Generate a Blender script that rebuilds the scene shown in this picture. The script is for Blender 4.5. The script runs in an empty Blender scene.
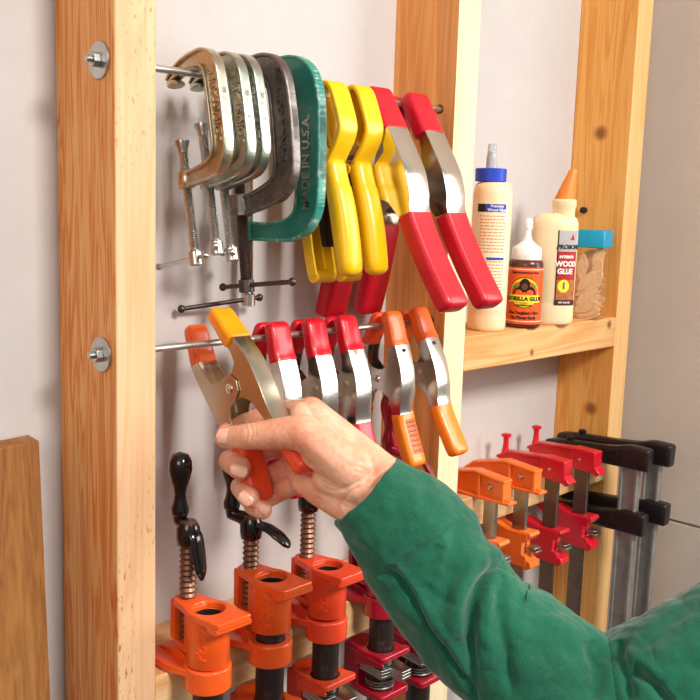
import bpy, bmesh, math, random
import numpy as np
from mathutils import Vector as V, Matrix
random.seed(7)
sc = bpy.context.scene
COL = sc.collection
PI = math.pi
R_ = math.radians

# ------------------------------------------------------------------ camera
CY, CP, CR, CF = 0.80804, 0.15185, 0.03158, 964.08
CAM = V((-0.42112, -0.6607, 0.12863))
_f = V((math.sin(CY)*math.cos(CP), math.cos(CY)*math.cos(CP), -math.sin(CP)))
_r = V((math.cos(CY), -math.sin(CY), 0)); _u = _r.cross(_f)
CRt = _r*math.cos(CR)+_u*math.sin(CR); CUp = -_r*math.sin(CR)+_u*math.cos(CR)
def at(px, py, x=None, y=None, z=None, d=None):
    q = _f+CRt*((px-350)/CF)+CUp*((350-py)/CF)
    if d is not None: t = d
    elif x is not None: t = (x-CAM.x)/q.x
    elif y is not None: t = (y-CAM.y)/q.y
    else: t = (z-CAM.z)/q.z
    return CAM+q*t
cd = bpy.data.cameras.new('camera'); cam = bpy.data.objects.new('camera', cd); COL.objects.link(cam)
m = Matrix.Identity(4)
for i in range(3):
    m[i][0] = CRt[i]; m[i][1] = CUp[i]; m[i][2] = -_f[i]; m[i][3] = CAM[i]
cam.matrix_world = m
cd.sensor_width = 36; cd.sensor_fit = 'HORIZONTAL'; cd.lens = CF/700*36; cd.clip_start = .01
sc.camera = cam

# ------------------------------------------------------------------ materials
def lin(h):
    h = h.lstrip('#'); c = [int(h[i:i+2], 16)/255 for i in (0, 2, 4)]
    return tuple((x/12.92 if x <= .04045 else ((x+.055)/1.055)**2.4) for x in c)+(1,)
class NT:
    def __init__(s, name):
        s.m = bpy.data.materials.new(name); s.m.use_nodes = True; s.t = s.m.node_tree
        s.b = s.t.nodes['Principled BSDF']
    def n(s, ty, **k):
        o = s.t.nodes.new(ty)
        for a, b in k.items():
            if a.startswith('i_'): o.inputs[int(a[2:]) if a[2:].isdigit() else a[2:].replace('_', ' ')].default_value = b
            else: setattr(o, a, b)
        return o
    def l(s, a, b): s.t.links.new(a, b)
    def ramp(s, fac, stops):
        r = s.n('ShaderNodeValToRGB'); e = r.color_ramp.elements
        while len(e) < len(stops): e.new(.5)
        for i, (p, c) in enumerate(stops): e[i].position = p; e[i].color = lin(c) if isinstance(c, str) else c
        s.l(fac, r.inputs[0]); return r.outputs[0]
    def coords(s, sc_=(1, 1, 1), loc=(0, 0, 0)):
        tc = s.n('ShaderNodeTexCoord'); mp = s.n('ShaderNodeMapping')
        mp.inputs['Scale'].default_value = sc_; mp.inputs['Location'].default_value = loc
        s.l(tc.outputs['Object'], mp.inputs[0]); return mp.outputs[0]
    def noise(s, vec, scale, detail=4, rough=.55, dist=0):
        o = s.n('ShaderNodeTexNoise'); o.inputs['Scale'].default_value = scale; o.inputs['Detail'].default_value = detail
        o.inputs['Roughness'].default_value = rough; o.inputs['Distortion'].default_value = dist
        s.l(vec, o.inputs['Vector']); return o.outputs[0]
    def mix(s, fac, a, b, mode='MIX'):
        o = s.n('ShaderNodeMix', data_type='RGBA', blend_type=mode)
        for v_, i in ((fac, 0), (a, 6), (b, 7)):
            if hasattr(v_, 'links') or hasattr(v_, 'is_linked'): s.l(v_, o.inputs[i])
            else: o.inputs[i].default_value = lin(v_) if isinstance(v_, str) else v_
        return o.outputs[2]
    def bump(s, h, strength=.3, dist=.001):
        o = s.n('ShaderNodeBump'); o.inputs['Strength'].default_value = strength; o.inputs['Distance'].default_value = dist
        s.l(h, o.inputs['Height']); s.l(o.outputs[0], s.b.inputs['Normal'])
    def set(s, **k):
        for a, b in k.items(): s.b.inputs[a.replace('_', ' ')].default_value = b
        return s
def plain(name, col, rough=.5, metal=0, spec=.5, coat=0, var=.12, nscale=60, bump=0, bscale=300, col2=None, trans=0, ior=1.45, sss=0):
    n = NT(name); n.set(Roughness=rough, Metallic=metal, Coat_Weight=coat, IOR=ior)
    n.b.inputs['Specular IOR Level'].default_value = spec
    if trans: n.b.inputs['Transmission Weight'].default_value = trans
    if sss:
        n.b.inputs['Subsurface Weight'].default_value = sss; n.b.inputs['Subsurface Radius'].default_value = (1, .35, .2)
        n.b.inputs['Subsurface Scale'].default_value = .004
    c = lin(col); d = lin(col2) if col2 else tuple(x*(1-var) for x in c[:3])+(1,)
    vec = n.coords(); f = n.noise(vec, nscale, 4)
    n.l(n.ramp(f, [(.35, d), (.62, c)]), n.b.inputs['Base Color'])
    if bump: n.bump(n.noise(vec, bscale, 3), bump, .0005)
    return n.m
def wood(name, base, dark, light, ax=2, loc=(0, 0, 0), ring=26, contrast=.6, speck=0, rough=.55, knots=()):
    n = NT(name); n.set(Roughness=rough); n.b.inputs['Specular IOR Level'].default_value = .3
    s1 = [1, 1, 1]; s1[ax] = .06
    s2 = [1, 1, 1]; s2[ax] = .02
    v1 = n.coords(s1, loc); v2 = n.coords(s2, loc)
    big = n.noise(v1, ring, 2, .4, .8)
    mt = n.n('ShaderNodeMath', operation='MULTIPLY'); n.l(big, mt.inputs[0]); mt.inputs[1].default_value = 9
    si = n.n('ShaderNodeMath', operation='SINE'); m2 = n.n('ShaderNodeMath', operation='MULTIPLY'); m2.inputs[1].default_value = 6.28*.6
    n.l(mt.outputs[0], m2.inputs[0]); n.l(m2.outputs[0], si.inputs[0])
    mr = n.n('ShaderNodeMapRange'); n.l(si.outputs[0], mr.inputs[0]); mr.inputs[1].default_value = -1; mr.inputs[2].default_value = 1
    c1 = n.ramp(mr.outputs[0], [(.0, light), (.55, base), (1, dark)])
    soft = n.noise(v1, ring*.5, 3); c2 = n.ramp(soft, [(.3, dark), (.5, base), (.7, light)])
    c = n.mix(contrast, c2, c1)
    fib = n.noise(v2, 420, 3, .6)
    c = n.mix(.22, c, n.ramp(fib, [(.35, dark), (.6, light)]))
    if speck:
        v3 = n.coords((1, 1, .35), loc); sp = n.noise(v3, 330, 2, .5); area = n.noise(v3, 14, 2)
        a = n.ramp(area, [(.5, (0, 0, 0, 1)), (.62, (1, 1, 1, 1))]); b = n.ramp(sp, [(.6, (0, 0, 0, 1)), (.68, (1, 1, 1, 1))])
        mk = n.mix(1.0, a, b, 'MULTIPLY'); c = n.mix(mk, c, '#b9752f')
    tc = n.n('ShaderNodeTexCoord')
    for (kx, ky, kz, kr) in knots:
        d = n.n('ShaderNodeVectorMath', operation='DISTANCE'); d.inputs[1].default_value = (kx, ky, kz); n.l(tc.outputs['Object'], d.inputs[0])
        mrk = n.n('ShaderNodeMapRange'); n.l(d.outputs['Value'], mrk.inputs[0]); mrk.inputs[1].default_value = kr*.35; mrk.inputs[2].default_value = kr
        mrk.inputs[3].default_value = .9; mrk.inputs[4].default_value = 0
        c = n.mix(mrk.outputs[0], c, '#8a4a1c')
    n.l(c, n.b.inputs['Base Color']); n.bump(fib, .15, .0004)
    return n.m
def chipped(name, col, chip, amount=.62, rough=.35, coat=.3, var='#000000', metal=0, nscale=90, col2=None):
    n = NT(name); n.set(Roughness=rough, Coat_Weight=coat, Metallic=metal)
    v = n.coords(); f = n.noise(v, nscale, 6, .7)
    base = n.ramp(n.noise(v, 45, 3), [(.3, col2 or col), (.65, col)])
    mk = n.ramp(f, [(amount, (0, 0, 0, 1)), (amount+.03, (1, 1, 1, 1))])
    n.l(n.mix(mk, base, chip), n.b.inputs['Base Color']); n.bump(n.noise(v, 260, 3), .2, .0006)
    return n.m

def drywall(name, c1, c2):
    n = NT(name); n.set(Roughness=.85); v = n.coords()
    f = n.noise(v, 5, 5, .6); g = n.noise(v, 130, 3)
    c = n.mix(.18, n.ramp(f, [(.3, c1), (.7, c2)]), n.ramp(g, [(.3, c1), (.7, c2)]))
    n.l(c, n.b.inputs['Base Color']); n.bump(g, .12, .001); return n.m
M = {}
M['wall'] = drywall('painted_drywall', '#bfb8b4', '#cbc5c1')
M['wall_r'] = drywall('painted_drywall_side', '#c9bdb0', '#d4c9bc')
M['seam'] = plain('wall_joint_grey', '#8a847e', .8)  # grey of the joint strip in the side wall
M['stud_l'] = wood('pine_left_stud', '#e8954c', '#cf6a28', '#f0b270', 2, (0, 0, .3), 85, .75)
M['stud_lf'] = wood('pine_left_stud_lit_face', '#e4b78c', '#d69c6a', '#e9c49c', 2, (.3, 0, 0), 40, .35, 1)  # front face: different grain, plus brightness from the front light put into the colour
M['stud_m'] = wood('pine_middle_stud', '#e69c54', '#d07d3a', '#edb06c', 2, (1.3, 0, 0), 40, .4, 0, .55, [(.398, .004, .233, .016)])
M['stud_mf'] = wood('pine_middle_stud_lit_face', '#efd9ae', '#e3c088', '#f4e3c0', 2, (2.3, 0, 0), 30, .25)  # cream front face, its paleness partly the front light painted into the wood
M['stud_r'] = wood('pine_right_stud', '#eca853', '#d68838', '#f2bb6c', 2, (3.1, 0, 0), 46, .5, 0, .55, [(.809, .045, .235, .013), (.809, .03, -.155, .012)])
M['stud_rf'] = wood('pine_right_stud_lit_face', '#edbd7c', '#dda25c', '#f2cc92', 2, (4.1, 0, 0), 30, .3)  # lighter than the side face, with some front light in the colour
M['shelf'] = wood('pine_shelf', '#e3a867', '#c98542', '#eec28a', 0, (0, 5.1, 0), 34, .5, 0, .55, [(.79, 0, -.028, .008), (.60, 0, -.05, .006)])
M['railm'] = wood('pine_rail', '#e0b078', '#c99055', '#edcb9a', 0, (0, 6.2, 0), 40, .4)
M['board'] = wood('weathered_board', '#98612f', '#70431f', '#b07a42', 2, (7.7, 0, 0), 50, .35, 0, .6)
M['steel'] = plain('zinc_steel', '#c9c7c2', .28, 1, var=.15)
M['rod'] = plain('zinc_rod', '#d2ccc4', .38, .9, var=.2)
M['chrome'] = plain('polished_nickel', '#ece6dc', .16, 1, var=.06, nscale=25)
M['chrome2'] = plain('tan_nickel_plate', '#cdb391', .3, 1, var=.1, nscale=30)
M['satin'] = plain('satin_nickel', '#d6c6ad', .24, 1, var=.08, nscale=40)
M['nickel'] = plain('cast_nickel_plated', '#cfc6ae', .33, 1, var=.2, nscale=120, bump=.35, bscale=420)
M['nickel2'] = plain('cast_nickel_greenish', '#bfc4b4', .33, 1, var=.2, nscale=120, bump=.35, bscale=420)
M['iron'] = plain('grey_cast_iron', '#8a817c', .4, .9, var=.35, nscale=150, bump=.5, bscale=500)
M['darkiron'] = plain('dark_oiled_steel', '#5c504c', .4, .9, var=.3, nscale=150)
M['teal'] = chipped('teal_enamel_chipped', '#0e7a68', '#9fb0a4', .66, .33, .3, col2='#0f6f60')
M['tealrim'] = chipped('worn_teal_rim', '#3f9583', '#a5b5ab', .56, .4, .1, nscale=150, col2='#1f8471')
M['yellow'] = plain('yellow_plastic', '#f4c010', .34, 0, .5, .15, var=.04)
M['ydark'] = plain('dark_spring_steel', '#3a3330', .4, .8)
M['redv'] = plain('red_vinyl', '#cf0a20', .3, 0, .5, .25, var=.12, nscale=70)
M['redv2'] = plain('matte_red_vinyl', '#cc0f24', .38, 0, .5, .1, var=.12, nscale=90, bump=.15)
M['orangev'] = plain('orange_vinyl', '#f4661d', .3, 0, .5, .25, var=.1)
M['orangev2'] = plain('yellow_orange_vinyl', '#ff9a12', .3, 0, .5, .25, var=.06)
M['orangeg'] = plain('red_orange_vinyl', '#fb4f28', .33, 0, .5, .2, var=.1)
M['orangeg2'] = plain('amber_orange_vinyl', '#fb8516', .3, 0, .5, .3, var=.08)
M['ink'] = plain('dark_red_ink', '#8e2a18', .6)
M['white'] = plain('white_plastic', '#f3efe9', .4)
M['orangep'] = chipped('orange_enamel', '#f5611c', '#3a2a22', .71, .35, .25, nscale=160, col2='#ee5518')
M['orangep2'] = chipped('red_orange_enamel', '#e84a22', '#5a2a20', .69, .38, .2, nscale=120, col2='#dc3f20')
M['orangeb'] = chipped('orange_bar_enamel', '#f47a2c', '#b9652f', .66, .4, .15, nscale=160, col2='#ee6a20')
M['redp'] = chipped('crimson_enamel', '#a80f28', '#5f0a18', .67, .28, .35, nscale=100, col2='#9c0d25')
M['redb'] = chipped('red_bar_enamel', '#cf1228', '#8a0c1c', .7, .3, .3, nscale=100)
M['blackpipe'] = chipped('black_iron_pipe', '#241c1a', '#4a3228', .58, .4, .1, nscale=80)
M['blackp'] = plain('black_enamel', '#16100f', .16, 0, .5, .5, var=.2)
M['blackb'] = plain('black_textured_enamel', '#1d1616', .42, 0, .5, .15, var=.3, nscale=200, bump=.4, bscale=500)
M['browns'] = plain('rusty_brown_screw', '#8d6a55', .42, .75, var=.35, nscale=120)
M['barsteel'] = plain('bright_bar_steel', '#a8a29c', .33, 1, var=.35, nscale=40)
M['barsteel3'] = plain('brushed_bar_steel', '#a5a19c', .42, .55, var=.25, nscale=50)
M['barsteel2'] = plain('dull_bar_steel', '#7d7068', .42, .95, var=.3, nscale=50)
M['cream'] = plain('cream_glue_plastic', '#fadcae', .4, 0, .5, 0, var=.03, sss=.15)
M['glass_tip'] = plain('clear_plastic_cap', '#dfe3ea', .12, 0, .5, 0, var=.02, trans=.75)
M['blue'] = plain('blue_plastic', '#2347c4', .4)
M['teal_lid'] = plain('turquoise_plastic', '#0d9cbd', .4)
M['orangetip'] = plain('orange_nozzle', '#f58a2e', .45)
M['brownb'] = plain('brown_bottle', '#5b2f22', .25)
M['lab_or'] = plain('orange_label', '#ee5a1c', .45, var=.06)
M['lab_cream'] = plain('cream_label', '#f6e6c4', .45, var=.03)
M['lab_yel'] = plain('yellow_label', '#f2e12c', .45, var=.03)
M['lab_blk'] = plain('black_print', '#1c1412', .5)
M['lab_red'] = plain('red_label', '#b32a22', .4, var=.1)
M['lab_gry'] = plain('silver_label', '#b9b4b2', .4)
M['lab_wht'] = plain('white_print', '#fbf7ee', .5)
M['lab_blu'] = plain('blue_print', '#2746b4', .5)
M['lab_grn'] = plain('green_print', '#2f9a3c', .5)
M['lab_orp'] = plain('orange_print', '#e39a5c', .5)
M['biscuit'] = plain('beech_biscuit', '#ecbd8c', .7, var=.12, nscale=200)
M['nail'] = plain('fingernail', '#e8ab92', .3, 0, .5, .1, var=.05, sss=.2)
n = NT('clear_jar_plastic'); n.set(Roughness=.03, IOR=1.2); n.b.inputs['Transmission Weight'].default_value = 1.0
n.b.inputs['Base Color'].default_value = (1, 1, 1, 1); n.b.inputs['Alpha'].default_value = .45
M['jar'] = n.m
# skin
n = NT('skin'); n.set(Roughness=.42); n.b.inputs['Subsurface Weight'].default_value = .25
n.b.inputs['Subsurface Radius'].default_value = (1, .3, .15); n.b.inputs['Subsurface Scale'].default_value = .006
v = n.coords()
c = n.ramp(n.noise(v, 28, 4), [(.32, '#e08a66'), (.5, '#efac88'), (.68, '#f5c3a4')])
c = n.mix(.25, c, n.ramp(n.noise(v, 260, 4, .7), [(.35, '#cf7c5c'), (.6, '#f4c3a8')]))
n.l(c, n.b.inputs['Base Color']); n.bump(n.noise(v, 700, 4, .7), .22, .0006)
M['skin'] = n.m
# cloth
n = NT('green_cotton'); n.set(Roughness=.8); n.b.inputs['Sheen Weight'].default_value = .25; n.b.inputs['Specular IOR Level'].default_value = .2
v = n.coords()
c = n.ramp(n.noise(v, 14, 4), [(.3, '#0f5039'), (.7, '#17664a')])
c = n.mix(.25, c, n.ramp(n.noise(v, 900, 2), [(.35, '#0b3d2c'), (.65, '#2b7c60')]))
n.l(c, n.b.inputs['Base Color']); n.bump(n.noise(v, 1300, 2), .35, .0006)
M['cloth'] = n.m
M['stitch'] = plain('green_thread', '#3c8d70', .8)

# ------------------------------------------------------------------ mesh builder
class MB:
    def __init__(s): s.v = []; s.f = []
    def add(s, vs, fs):
        b = len(s.v); s.v += [tuple(x) for x in vs]; s.f += [tuple(i+b for i in f) for f in fs]; return s
    def loft(s, rings, closed=True, cap=True):
        k = len(rings[0]); vs = [p for r in rings for p in r]; fs = []
        for i in range(len(rings)-1):
            for j in range(k if closed else k-1):
                a = i*k+j; b = i*k+(j+1) % k; fs.append((a, b, b+k, a+k))
        if cap and closed:
            fs.append(tuple(range(k))[::-1]); fs.append(tuple(range((len(rings)-1)*k, len(rings)*k)))
        return s.add(vs, fs)
    def box(s, lo, hi):
        x0, y0, z0 = lo; x1, y1, z1 = hi
        return s.add([(x0, y0, z0), (x1, y0, z0), (x1, y1, z0), (x0, y1, z0), (x0, y0, z1), (x1, y0, z1), (x1, y1, z1), (x0, y1, z1)],
                     [(0, 3, 2, 1), (4, 5, 6, 7), (0, 1, 5, 4), (1, 2, 6, 5), (2, 3, 7, 6), (3, 0, 4, 7)])
    def prism(s, poly, x0, x1):          # polygon in (y,z), extruded along x
        n = len(poly)
        vs = [(x0, y, z) for y, z in poly]+[(x1, y, z) for y, z in poly]
        return s.add(vs, [tuple(range(n)), tuple(range(2*n-1, n-1, -1))]+[(i, i+n, (i+1) % n+n, (i+1) % n) for i in range(n)])
    def prismz(s, poly, z0, z1):         # polygon in (x,y), extruded along z
        n = len(poly)
        vs = [(x, y, z0) for x, y in poly]+[(x, y, z1) for x, y in poly]
        return s.add(vs, [tuple(range(n)), tuple(range(2*n-1, n-1, -1))]+[(i, i+n, (i+1) % n+n, (i+1) % n) for i in range(n)])
    def lathe(s, prof, c=(0, 0, 0), axis='z', seg=24, sc=(1, 1)):
        rings = []
        for r, h in prof:
            ring = []
            for i in range(seg):
                a = 2*PI*i/seg; p, q = max(r, 1e-5)*math.cos(a)*sc[0], max(r, 1e-5)*math.sin(a)*sc[1]
                ring.append({'z': (c[0]+p, c[1]+q, c[2]+h), 'x': (c[0]+h, c[1]+p, c[2]+q), 'y': (c[0]+q, c[1]+h, c[2]+p)}[axis])
            rings.append(ring)
        return s.loft(rings)
    def cyl(s, a, b, r, r2=None, seg=16, rnd=0):
        a = V(a); b = V(b); r2 = r if r2 is None else r2; d = (b-a); L = d.length; d.normalize()
        u = d.orthogonal().normalized(); w = d.cross(u)
        pts = []
        if rnd:
            for k in range(5):
                ph = PI/2*k/4; pts.append((rnd*(1-math.sin(ph)), r-rnd*(1-math.cos(ph))if 0 else r-rnd*(1-math.sin(ph))))
            pts = [(rnd*(1-math.cos(PI/2*k/4)), r-rnd*(1-math.sin(PI/2*k/4))) for k in range(5)]
            pts += [(L-rnd*(1-math.cos(PI/2*k/4)), r2-rnd*(1-math.sin(PI/2*k/4))) for k in range(4, -1, -1)]
        else: pts = [(0, r), (L, r2)]
        return s.loft([[a+d*h+(u*math.cos(2*PI*i/seg)+w*math.sin(2*PI*i/seg))*max(q, 1e-5) for i in range(seg)] for h, q in pts])
    def ball(s, c, r, seg=14, rings=8, sc=(1, 1, 1)):
        rr = []
        for k in range(rings+1):
            t = -PI/2+PI*k/rings; q = max(math.cos(t), 1e-4)*r
            rr.append([(c[0]+q*math.cos(2*PI*i/seg)*sc[0], c[1]+q*math.sin(2*PI*i/seg)*sc[1], c[2]+r*math.sin(t)*sc[2]) for i in range(seg)])
        return s.loft(rr)
    def capsule(s, a, b, ra, rb, seg=20):
        a = V(a); b = V(b); d = b-a; L = d.length; d.normalize(); u = d.orthogonal().normalized(); w = d.cross(u)
        st = [(-ra*math.cos(t), ra*math.sin(t)) for t in [PI/2*k/6 for k in range(7)]]+[(L+rb*math.sin(t), rb*math.cos(t)) for t in [PI/2*k/6 for k in range(7)]]
        return s.loft([[a+d*h+(u*math.cos(2*PI*i/seg)+w*math.sin(2*PI*i/seg))*max(q, 1e-5) for i in range(seg)] for h, q in st])
    def tube(s, path, rad, seg=12, flat=(1, 1), up=None):
        path = [V(p) for p in path]; n = len(path)
        rad = rad if isinstance(rad, (list, tuple)) else [rad]*n
        T = []
        for i in range(n):
            T.append((path[min(i+1, n-1)]-path[max(i-1, 0)]).normalized())
        u = (V(up) if up else T[0].orthogonal()); u = (u-T[0]*u.dot(T[0])).normalized(); rings = []
        for i in range(n):
            u = (u-T[i]*u.dot(T[i])).normalized(); w = T[i].cross(u)
            rings.append([path[i]+(u*math.cos(2*PI*k/seg)*flat[0]+w*math.sin(2*PI*k/seg)*flat[1])*max(rad[i], 1e-5) for k in range(seg)])
        return s.loft(rings)
    def thread(s, a, b, r, pitch=.0018, depth=.0007, seg=16):
        a = V(a); b = V(b); d = b-a; L = d.length; d.normalize(); u = d.orthogonal().normalized(); w = d.cross(u)
        st = [(0, 0)]; h = 0; k = 0
        while h < L: st.append((h, r if k % 2 else r-depth)); h += pitch/2; k += 1
        st += [(L, r-depth), (L, 0)]
        return s.loft([[a+d*h_+(u*math.cos(2*PI*i/seg)+w*math.sin(2*PI*i/seg))*max(q, 1e-5) for i in range(seg)] for h_, q in st])
    def rot(s, mat):
        s.v = [tuple(mat @ V(p)) for p in s.v]; return s
def rrect(w, t, c, k=4):
    out = []
    c = max(min(c, w/2-1e-5, t/2-1e-5), 1e-6)
    for (sx, sy, a0) in ((1, 1, 0), (-1, 1, 90), (-1, -1, 180), (1, -1, 270)):
        for i in range(k+1):
            a = R_(a0+90*i/k); out.append((sx*(w/2-c)+c*math.cos(a), sy*(t/2-c)+c*math.sin(a)))
    return out
def spline(pts, n=8):
    out = []
    P = [V(p) for p in pts]
    for i in range(len(P)-1):
        p0 = P[max(i-1, 0)]; p1 = P[i]; p2 = P[i+1]; p3 = P[min(i+2, len(P)-1)]
        for k in range(n):
            t = k/n
            out.append(.5*((2*p1)+(p2-p0)*t+(2*p0-5*p1+4*p2-p3)*t*t+(3*p1-p0-3*p2+p3)*t**3))
    out.append(P[-1]); return out
def rsweep(mb, path, W, T, corner=.3, e0=0, e1=0, x=0, off=0):
    """rounded-rectangle sweep of a path in the (y,z) plane; W along x, T across; ends rounded by e0/e1; off shifts along normal"""
    P = [V(p) for p in path]; n = len(P)
    W = W if isinstance(W, (list, tuple)) else [W]*n; T = T if isinstance(T, (list, tuple)) else [T]*n
    def tan(i): return (P[min(i+1, n-1)]-P[max(i-1, 0)]).normalized()
    st = []
    if e0:
        t = tan(0)
        st = [(P[0]+t*(e0*(1-math.cos(PI/2*k/5))) , t, W[0]-2*e0*(1-math.sin(PI/2*k/5)), T[0]-2*min(e0, T[0]*.45)*(1-math.sin(PI/2*k/5))) for k in range(5)]
    acc = 0; tot = sum((P[i+1]-P[i]).length for i in range(n-1))
    for i in range(n):
        if i: acc += (P[i]-P[i-1]).length
        if (e0 and acc < e0) or (e1 and tot-acc < e1): continue
        st.append((P[i], tan(i), W[i], T[i]))
    if e1:
        t = tan(n-1)
        st += [(P[-1]-t*(e1*(1-math.cos(PI/2*k/5))), t, W[-1]-2*e1*(1-math.sin(PI/2*k/5)), T[-1]-2*min(e1, T[-1]*.45)*(1-math.sin(PI/2*k/5))) for k in range(4, -1, -1)]
    rings = []
    for p, t, w, th in st:
        nrm = V((-t.y, t.x)); p = p+nrm*off
        rings.append([(x+a, p.x+nrm.x*b, p.y+nrm.y*b) for a, b in rrect(w, th, corner*min(w, th))])
    mb.loft(rings); return mb

def obj(name, mb, mat, parent=None, loc=None, rot=None, bevel=0, smooth=35, segs=2):
    me = bpy.data.meshes.new(name); me.from_pydata(mb.v, [], mb.f); me.validate()
    b = bmesh.new(); b.from_mesh(me); bmesh.ops.recalc_face_normals(b, faces=b.faces); b.to_mesh(me); b.free()
    for p in me.polygons: p.use_smooth = True
    if smooth < 180: me.set_sharp_from_angle(angle=R_(smooth))
    me.materials.append(mat)
    o = bpy.data.objects.new(name, me); COL.objects.link(o)
    if parent: o.parent = parent
    if loc: o.location = loc
    if rot: o.rotation_euler = rot
    if bevel:
        md = o.modifiers.new('bevel', 'BEVEL'); md.width = bevel; md.segments = segs; md.limit_method = 'ANGLE'; md.angle_limit = R_(40); md.harden_normals = False
    return o
def tag(o, label, cat, group=None, kind=None):
    o['label'] = label
    if kind: o['kind'] = kind
    if cat: o['category'] = cat
    if group: o['group'] = group
    return o
def thing(name, label, cat, loc=(0, 0, 0), rot=(0, 0, 0), group=None):
    o = bpy.data.objects.new(name, None); o.empty_display_size = .01; COL.objects.link(o); o.location = loc; o.rotation_euler = rot
    return tag(o, label, cat, group)
def dup(root, loc, rot, label):
    def rec(o, par):
        c = o.copy(); COL.objects.link(c); c.parent = par
        for ch in list(o.children): rec(ch, c)
        return c
    r = rec(root, None); r.location = loc; r.rotation_euler = rot; r['label'] = label; return r
def bake(o, cut=None):
    dg = bpy.context.evaluated_depsgraph_get(); dg.update()
    me = bpy.data.meshes.new_from_object(o.evaluated_get(dg)); o.modifiers.clear(); o.data = me
    return o
def text_mb(s, size, depth=.0004, align='CENTER', shear=0, bold=0):
    cu = bpy.data.curves.new('t', 'FONT'); cu.body = s; cu.size = size; cu.extrude = depth; cu.align_x = align; cu.align_y = 'CENTER'; cu.shear = shear; cu.offset = bold; cu.resolution_u = 3
    o = bpy.data.objects.new('t', cu); COL.objects.link(o)
    dg = bpy.context.evaluated_depsgraph_get(); dg.update()
    me = bpy.data.meshes.new_from_object(o.evaluated_get(dg))
    mb = MB(); mb.add([v.co for v in me.vertices], [tuple(p.vertices) for p in me.polygons])
    bpy.data.objects.remove(o); bpy.data.curves.remove(cu); bpy.data.meshes.remove(me)
    return mb

# ------------------------------------------------------------------ room shell
SD, SW = .0889, .0381
o = obj('wall_back', MB().box((-1.4, SD, -1.3), (1.0, SD+.0127, 1.3)), M['wall']); tag(o, 'pale grey drywall behind the studs', None, None, 'structure')
o = obj('wall_right', MB().box((.93, -.42, -1.3), (.9427, SD, -.3315)).box((.93, -.42, -.3275), (.9427, SD, 1.3)), M['wall_r'], bevel=.0008)
tag(o, 'grey drywall side wall at the right with a horizontal joint', None, None, 'structure')
o = obj('trim_1', MB().box((.9315, -.42, -.333), (.9425, SD, -.326)), M['seam']); tag(o, 'dark joint line in the right wall', None, None, 'structure')

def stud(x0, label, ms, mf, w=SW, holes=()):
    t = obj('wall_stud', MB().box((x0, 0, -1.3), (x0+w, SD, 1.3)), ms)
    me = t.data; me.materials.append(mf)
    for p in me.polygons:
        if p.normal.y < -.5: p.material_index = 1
    for (y, z, r) in holes:
        c = obj('cut', MB().cyl((x0-.01, y, z), (x0+.02, y, z), r, seg=20), M['lab_blk'])
        md = t.modifiers.new('b', 'BOOLEAN'); md.operation = 'DIFFERENCE'; md.object = c; md.solver = 'EXACT'
        bake(t); bpy.data.objects.remove(c)
    md = t.modifiers.new('bevel', 'BEVEL'); md.width = .0016; md.segments = 3; md.limit_method = 'ANGLE'; md.angle_limit = R_(60)
    tag(t, label, 'stud'); return t
RY, RZ1, RZ0 = .0206, .232, 0.0
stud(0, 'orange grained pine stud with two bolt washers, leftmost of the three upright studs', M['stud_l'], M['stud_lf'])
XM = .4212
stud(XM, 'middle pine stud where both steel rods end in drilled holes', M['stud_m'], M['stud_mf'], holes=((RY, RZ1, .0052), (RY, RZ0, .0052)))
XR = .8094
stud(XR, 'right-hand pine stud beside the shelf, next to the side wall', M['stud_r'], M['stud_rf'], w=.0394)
XM1 = XM+SW
tag(obj('shelf_board', MB().box((XM1, 0, -.0605), (XR, SD-.0005, -.019)), M['shelf'], bevel=.0018), 'pine shelf between middle and right studs carrying the glue bottles', 'shelf')
tag(obj('wooden_rail', MB().box((XM1, 0, -.2545), (XR, .085, -.2155)), M['railm'], bevel=.0015), 'pine rail between the right two studs where the bar clamps hang', 'rail')
tag(obj('wooden_rail', MB().box((SW, 0, -.3285), (XM, .0885, -.2865)), M['railm'], bevel=.0015), 'low pine rail at bottom left holding the pipe clamps', 'rail')
# leaning board
p0 = V((-.0325, .066, -.076)); p1 = V((-.037, .046, -.30))
dirv = (p1-p0).normalized(); mb = MB(); L = .9
wv = V((-1, 0, -.035)).normalized(); tv = V((0, 1, .09)).normalized()*.019
c0 = p0; c1 = p0+dirv*L
mb.add([c0, c0+wv*.14, c0+wv*.14+tv, c0+tv, c1, c1+wv*.14, c1+wv*.14+tv, c1+tv], [(0, 1, 2, 3), (7, 6, 5, 4), (0, 4, 5, 1), (1, 5, 6, 2), (2, 6, 7, 3), (3, 7, 4, 0)])
tag(obj('plank', mb, M['board'], bevel=.001), 'brown weathered plank leaning against the wall at the far left', 'board')
# little bolt head in right stud
tag(obj('screw', MB().lathe([(0, -.006), (.0045, -.006), (.0045, 0), (.002, .001), (.002, .012)], (XR-.0002, .062, .128), 'x', 12), M['lab_blk']), 'small black screw head in the right stud behind the glue', 'screw')

# ------------------------------------------------------------------ hanging rods
def hanging_rod(z, label, xend):
    t = thing('hanging_rod', label, 'rod', (0, RY, z), group='steel rods through the studs')
    obj('rod', MB().cyl((-.0005, 0, 0), (xend, 0, 0), .0031, seg=20), M['rod'], t)
    obj('threaded_end', MB().thread((-.0125, 0, 0), (0, 0, 0), .0031, .0012, .0004), M['steel'], t)
    obj('washer', MB().lathe([(.0033, -.0022), (.0138, -.0022), (.0143, -.0018), (.0143, -.0004), (.0138, -.0001), (.0033, -.0001)], (0, 0, 0), 'x', 36), M['steel'], t)
    hexp = [(.0062*math.cos(PI/3*i+.3), .0062*math.sin(PI/3*i+.3)) for i in range(6)]
    obj('nut', MB().prism(hexp, -.0080, -.0023), M['steel'], t, bevel=.0005)
    return t
hanging_rod(RZ1, 'upper steel rod through the studs holding C-clamps and big spring clamps', XM+.012)
hanging_rod(RZ0, 'lower steel rod through the studs holding the small spring clamps', XM+.012)

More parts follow.
